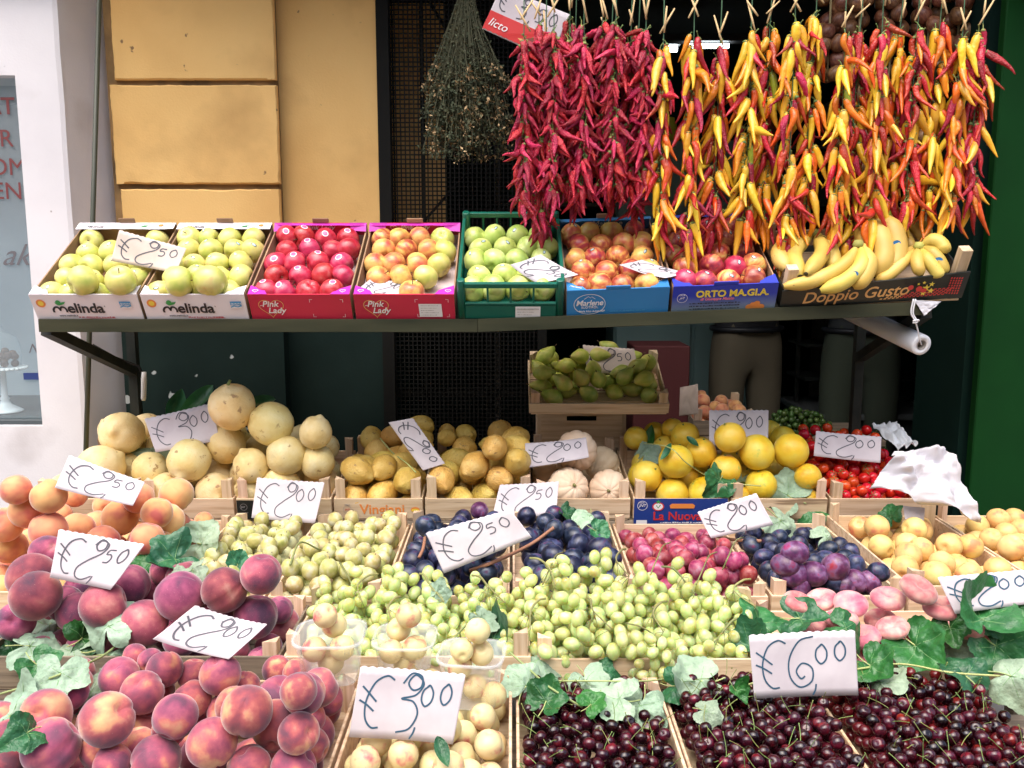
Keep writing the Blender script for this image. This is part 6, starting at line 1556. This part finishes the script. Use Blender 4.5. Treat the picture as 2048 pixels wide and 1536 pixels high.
# ================================================================== paper, roll and string
whitep = M('white_paper', (.60,.59,.63), .8); 
def sheet(name, corners, Ys, mat, amp, label, cat, nx=30, ny=24, seed=0, freq=2.2):
    c = [PY(*corners[i], Ys[i]) for i in range(4)]; org = c[3]; nrm = (c[1]-c[0]).cross(c[0]-c[3]).normalized(); v = []; f = []
    for j in range(ny+1):
        for i in range(nx+1):
            s, t = i/nx, j/ny; p = (c[3]*(1-s) + c[2]*s)*(1-t) + (c[0]*(1-s) + c[1]*s)*t
            e_ = abs(nz((s*freq+seed, t*freq, seed)))*2 + .25*nz((s*11, t*11, seed)) + .5*abs(nz((s*freq*2.3, t*freq*2.3+seed, 3)))
            ed = .02*nz((s*2.5, t*2.5, seed+4)) if i in (0, nx) or j in (0, ny) else 0
            v.append(p + nrm*amp*e_ + (c[1]-c[0])*ed - org)
    for j in range(ny):
        for i in range(nx): a = j*(nx+1)+i; f.append((a, a+1, a+nx+2, a+nx+1))
    o = obj(name, mesh(name, v, f, [mat], True), None, org); md = o.modifiers.new('thickness', 'SOLIDIFY'); md.thickness = .0006
    tag(o, label, cat); return o
sheet('paper_sheet', ((1786,905),(1892,902),(1958,1048),(1738,978)), (2.52,2.52,2.44,2.46), whitep, .05, 'large crumpled white paper sheet over the nectarines at the right', 'paper')
filmm = clear_mat('cloudy_film', (.85,.87,.9), .55, .35)
sheet('plastic_film', ((1742,853),(1792,848),(1834,893),(1796,902)), (2.95,2.98,2.78,2.78), filmm, .02, 'cloudy plastic film over the tomato crate corner', 'plastic film', seed=3)
sheet('plastic_bag', ((1850,805),(1900,800),(1935,925),(1815,935)), (3.7,3.7,3.65,3.65), clear_mat('bag_film', (.8,.82,.84), .25, .3), .06, 'dim plastic bag inside the shop behind the tomatoes', 'plastic bag', seed=6, freq=4)
sheet('card_scrap', ((1360,775),(1396,768),(1396,828),(1358,832)), (3.24,3.24,3.22,3.22), paper_brown, .003, 'dim price card scrap in the dark behind the oranges', 'card', seed=9)
sheet('card_scrap', ((1806,1012),(1850,1016),(1846,1058),(1812,1050)), (2.50,2.50,2.46,2.46), paper, .002, 'small white card hidden below the paper sheet', 'card', seed=9)
sheet('bag_scrap', ((1828,600),(1882,603),(1864,618),(1848,632)), (2.535,2.535,2.53,2.53), whitep, .004, 'white scrap of plastic at the right end of the shelf edge', 'scrap', seed=2)
ra, rb_ = PY(1843, 690, 2.58), PY(1690, 618, 2.98); ax = (rb_ - ra).normalized(); ln = (rb_ - ra).length
rr = .031; rl = empty('bag_roll', ra, ax.to_track_quat('Z','Y').to_euler(), 'roll of white plastic bags hanging under the shelf end', 'bag roll')
film_w = M('white_film_roll', (.72,.73,.76), .35)
obj('roll', mesh('roll', *g_lathe([(.0155,.002),(.0155,0),(rr,0),(rr+.0005,.003),(rr,ln),(.0155,ln),(.0155,.002)], 36), [film_w]), rl)
obj('core', mesh('core', *g_lathe([(.0150,-.001),(.0132,-.001),(.0132,ln),(.0150,ln),(.0150,-.001)], 28), [M('card_core', (.30,.27,.24), .8)]), rl)
sp = [PY(1827,598,2.52), PY(1822,625,2.525), PY(1830,642,2.53), PY(1836,662,2.545), PY(1840,682,2.56), PY(1843,690,2.60)]
tie = empty('white_string', sp[2], label='white string looped over the shelf edge holding the bag roll', cat='string')
ws = M('white_cord', (.75,.75,.78), .7)
obj('strand', mesh('strand', *g_tube(spline([p - sp[2] for p in sp], 5), .0022, 6), [ws]), tie)
obj('strand', mesh('strand', *g_tube(spline([p - sp[2] + Vector((.006,0,0)) for p in (sp[0], sp[1], sp[2])], 5), .0022, 6), [ws]), tie)
obj('knot', mesh('knot', *g_tube(spline([(-.008,-.004,.0),(0,-.009,.003),(.010,-.003,.002),(.006,.003,-.004),(-.006,-.002,-.005),(.004,-.008,-.003)], 5), .0024, 6), [ws]), tie)

# ================================================================== printed boards on the crates
def board_at(cr, w_, h_, x, z, mat): 
    v, f = g_box((0,-.003,0),(w_,-.0008,h_)); return obj('label_board', mesh('label_board', v, f, [mat], False), cr, (x, 0, z))
b = board_at(hO1.crate, .296, .098, .002, -.022, M('royal_blue_board', (.012,.04,.22), .5))
P = Panel(b, -.0031); P.text('La Nuova Ort', .060, .026, .040, p_red, bold=.02); P.put(ribbon([(.0155*math.cos(a), .0155*math.sin(a)) for a in np.linspace(0,6.283,26)[:-1]], .0013, p_white, True), .026, .075); P.text('JNT', .015, .071, .013, p_white, shear=.3); P.text('ITALIA', .013, .083, .0065, p_white)
P.put(disc(.019,.015,p_red), .076, .072); P.put(disc(.015,.0115,p_white), .076, .072); P.put(ribbon([(-.006,.004),(0,-.005),(.007,.006)], .003, p_green), .076, .072); P.put(poly(star(.009), p_green), .076, .088)
P.put(poly([(0,0),(.075,0),(.078,.010),(.070,.016),(.004,.016),(-.003,.010)], p_orange), .115, .066)
for q in range(2): P.put(scrib(.14, .004, p_white, q+90), .085, .016 - .009*q)
P.put(poly([(0,0),(.034,0),(.034,.014),(0,.014)], p_white), .008, .012)
P = Panel(hL1.crate, 0); P.text('Vingiani', .082, .024, .046, p_orange, bold=.015); P.put(ribbon([(.013*math.cos(a), .013*math.sin(a)) for a in np.linspace(0,6.283,26)[:-1]], .001, p_grey, True), .042, .038); P.text('JNT', .034, .035, .009, p_red, shear=.3); P.put(disc(.014,.009,p_orange), .258, .038); P.put(disc(.012,.005,p_yellow), .258, .036); P.text('ITALIA', .034, .053, .006, p_grey)
b = board_at(hA3.crate, .10, .064, .002, .006, black_card); P = Panel(b, -.0031); P.put(ribbon([(.011*math.cos(a), .011*math.sin(a)) for a in np.linspace(0,6.283,24)[:-1]], .001, p_grey, True), .022, .042); P.text('JNT', .014, .039, .008, p_grey); P.put(scrib(.02,.002,p_grey,4), .012, .022)
b6 = [o for o in bpy.data.objects if o.get('label') == 'wooden crate of dark blue plums with printed front board'][0]
P = Panel(b6, 0); P.text('Orig', .060, .050, .012, p_grey); P.text('cat 500 gr 15% g', .175, .050, .012, p_grey, spacing=1.1); P.put(scrib(.05,.005,p_grey,8), .105, .050)
b4 = [o for o in bpy.data.objects if o.get('label') == 'wooden crate of blue plums beside the red plums'][0]
b = board_at(b4, .21, .066, .09, .006, M('navy_board', (.01,.03,.10), .5)); P = Panel(b, -.0031); P.text('0957420 STAN', .02, .045, .016, p_yellow)
b3 = [o for o in bpy.data.objects if o.get('label') == 'wooden crate of blue plums beside the yellow plums'][0]
b = board_at(b3, .10, .062, .185, .008, M('cream_label', (.62,.55,.42), .7)); P = Panel(b, -.0031)
for q in range(4): P.put(scrib(.08,.004,p_grey,q+12), .01, .012 + .012*q)

# ================================================================== two people in the dark shop
def person(u, Y, shirt, trousers, label, turn):
    fz = Z(-H + .15); p = PY(u, 700, Y); e = empty('person', (p.x, Y, fz), (0,0,turn), label, 'person')
    J = {'pel':((0,0,.98),(.165,.115)),'waist':((0,0,1.10),(.155,.11)),'chest':((0,.0,1.30),(.175,.12)),'neckb':((0,.01,1.47),(.075,.07)),'neck':((0,-.005,1.53),(.055,.055)),
         'head':((0,-.015,1.62),(.075,.09)),'crown':((0,-.005,1.72),(.06,.075))}
    for s, n in ((1,'l'),(-1,'r')):
        J.update({'sh'+n:((.19*s,.01,1.42),(.065,.065)),'el'+n:((.24*s,-.04,1.20),(.045,.045)),'wr'+n:((.13*s,-.26,1.27),(.03,.03)),'pa'+n:((.10*s,-.31,1.30),(.034,.022)),
                  'hip'+n:((.095*s,0,.90),(.10,.105)),'kn'+n:((.105*s,-.01,.50),(.07,.075)),'an'+n:((.11*s,.02,.09),(.048,.05)),'fo'+n:((.115*s,-.06,.04),(.045,.035)),'to'+n:((.12*s,-.16,.03),(.04,.025))})
    E = [('pel','waist'),('waist','chest'),('chest','neckb'),('neckb','neck'),('neck','head'),('head','crown')]
    for n in 'lr': E += [('chest','sh'+n),('sh'+n,'el'+n),('el'+n,'wr'+n),('wr'+n,'pa'+n),('pel','hip'+n),('hip'+n,'kn'+n),('kn'+n,'an'+n),('an'+n,'fo'+n),('fo'+n,'to'+n)]
    for s, n in ((1,'l'),(-1,'r')):
        px, py, pz = J['pa'+n][0]
        for q, (ox, ln) in enumerate(((-.024,.068),(-.008,.076),(.008,.072),(.023,.056))):
            J['f%d%s' % (q,n)] = ((px+ox, py-.018, pz-ln*.55), (.009,.009)); J['g%d%s' % (q,n)] = ((px+ox, py-.004, pz-ln), (.008,.008)); E += [('pa'+n,'f%d%s' % (q,n)), ('f%d%s' % (q,n),'g%d%s' % (q,n))]
        J['t'+n] = ((px-.045*s, py-.03, pz-.02), (.010,.010)); J['u'+n] = ((px-.05*s, py-.045, pz-.05), (.009,.009)); E += [('pa'+n,'t'+n), ('t'+n,'u'+n)]
    ks = list(J); m = bpy.data.meshes.new('body'); m.from_pydata([J[k][0] for k in ks], [(ks.index(a), ks.index(b)) for a, b in E], [])
    o = bpy.data.objects.new('body', m); COL.objects.link(o); 
    md = o.modifiers.new('skin', 'SKIN'); md.use_smooth_shade = True
    for k, sv in zip(ks, m.skin_vertices[0].data if m.skin_vertices else []): pass
    if not m.skin_vertices: 
        import bmesh
        bm = bmesh.new(); bm.from_mesh(m); bm.verts.layers.skin.verify(); bm.to_mesh(m); bm.free()
    for i, k in enumerate(ks): m.skin_vertices[0].data[i].radius = J[k][1]; m.skin_vertices[0].data[i].use_root = (k == 'pel')
    sb = o.modifiers.new('sub', 'SUBSURF'); sb.levels = sb.render_levels = 2
    dg = bpy.context.evaluated_depsgraph_get(); me = bpy.data.meshes.new_from_object(o.evaluated_get(dg)); bpy.data.objects.remove(o)
    me.materials.clear(); skin = M('skin_tone', (.45,.26,.18), .55)
    for x in (trousers, shirt, skin, M('dark_shoe', (.02,.018,.016), .5)): me.materials.append(x)
    for f in me.polygons:
        c = f.center; f.use_smooth = True
        f.material_index = 0 if c.z < 1.05 and abs(c.x) < .21 else 1
        if c.z > 1.47 or c.y < -.19: f.material_index = 2
        if c.z < .085: f.material_index = 3
    # pull a face out of the head: brow, nose and chin
    for v in me.vertices:
        x, y, z = v.co
        if z > 1.53 and y < -.03: v.co.y -= .018*math.exp(-(x/.016)**2 - ((z-1.60)/.022)**2) + .008*math.exp(-(x/.03)**2 - ((z-1.545)/.02)**2)
    obj('body', me, e)
    hair = M('dark_hair', (.03,.02,.015), .6, bump=.8, bscale=120)
    obj('hair', mesh('hair', *g_sphere(24, 14, lambda d, ph, th: Vector((d.x*.083, d.y*.102 + .012, d.z*.095 + .0)) if (d.z > -.1 or d.y > .2) else Vector((d.x*.055, d.y*.06, d.z*.03))), [hair]), e, (0,0,1.675))
    for s in (-1, 1):
        obj('ear', mesh('ear', *g_sphere(10, 8, lambda d, ph, th: Vector((d.x*.010, d.y*.018, d.z*.030))), [skin]), e, (.082*s, .0, 1.615))
        obj('eye', mesh('eye', *g_sphere(10, 8, lambda d, ph, th: .010), [p_black]), e, (.030*s, -.098, 1.635))
    obj('mouth', mesh('mouth', *g_sphere(10, 6, lambda d, ph, th: Vector((d.x*.024, d.y*.006, d.z*.006))), [M('lips', (.40,.14,.12), .5)]), e, (0,-.100,1.565))
    obj('belt', mesh('belt', *g_tube([(.172*math.cos(a), .128*math.sin(a), 1.055) for a in np.linspace(0, 6.283, 33)], .014, 8), [p_black]), e)
khaki = M('khaki_trousers', (.13,.11,.07), .85, bump=.4, bscale=50); olive = M('olive_apron', (.055,.07,.045), .85, bump=.4, bscale=50)
person(1492, 4.25, M('black_shirt', (.015,.015,.018), .8), khaki, 'person in black shirt and khaki trousers standing inside the shop', R(12))
person(1722, 4.15, M('dark_grey_shirt', (.04,.045,.045), .8), olive, 'person in dark shirt and olive trousers behind the shelf post', R(-8))

# ================================================================== say where in its heap each of many like fruits lies
_lb = {}
for o in COL.objects:
    if o.parent is None and o.get('group') and o.get('category') in ('peach','citron','lemon','orange','tomato','plum','nectarine','pear','apple','cherry','leaf'):
        _lb.setdefault(o['label'], []).append(o)
for l_, os_ in _lb.items():
    if len(os_) < (3 if 'leaf' in l_ else 10): continue
    xs = sorted(o.location.x for o in os_); ys = sorted(o.location.y for o in os_); n_ = len(os_)
    for o in os_:
        a_ = 'left' if o.location.x <= xs[n_//3] else ('right' if o.location.x > xs[2*n_//3] else 'middle')
        b_ = 'front' if o.location.y <= ys[n_//3] else ('rear' if o.location.y > ys[2*n_//3] else 'centre')
        o['label'] = '%s, %s %s' % (l_, b_, a_)
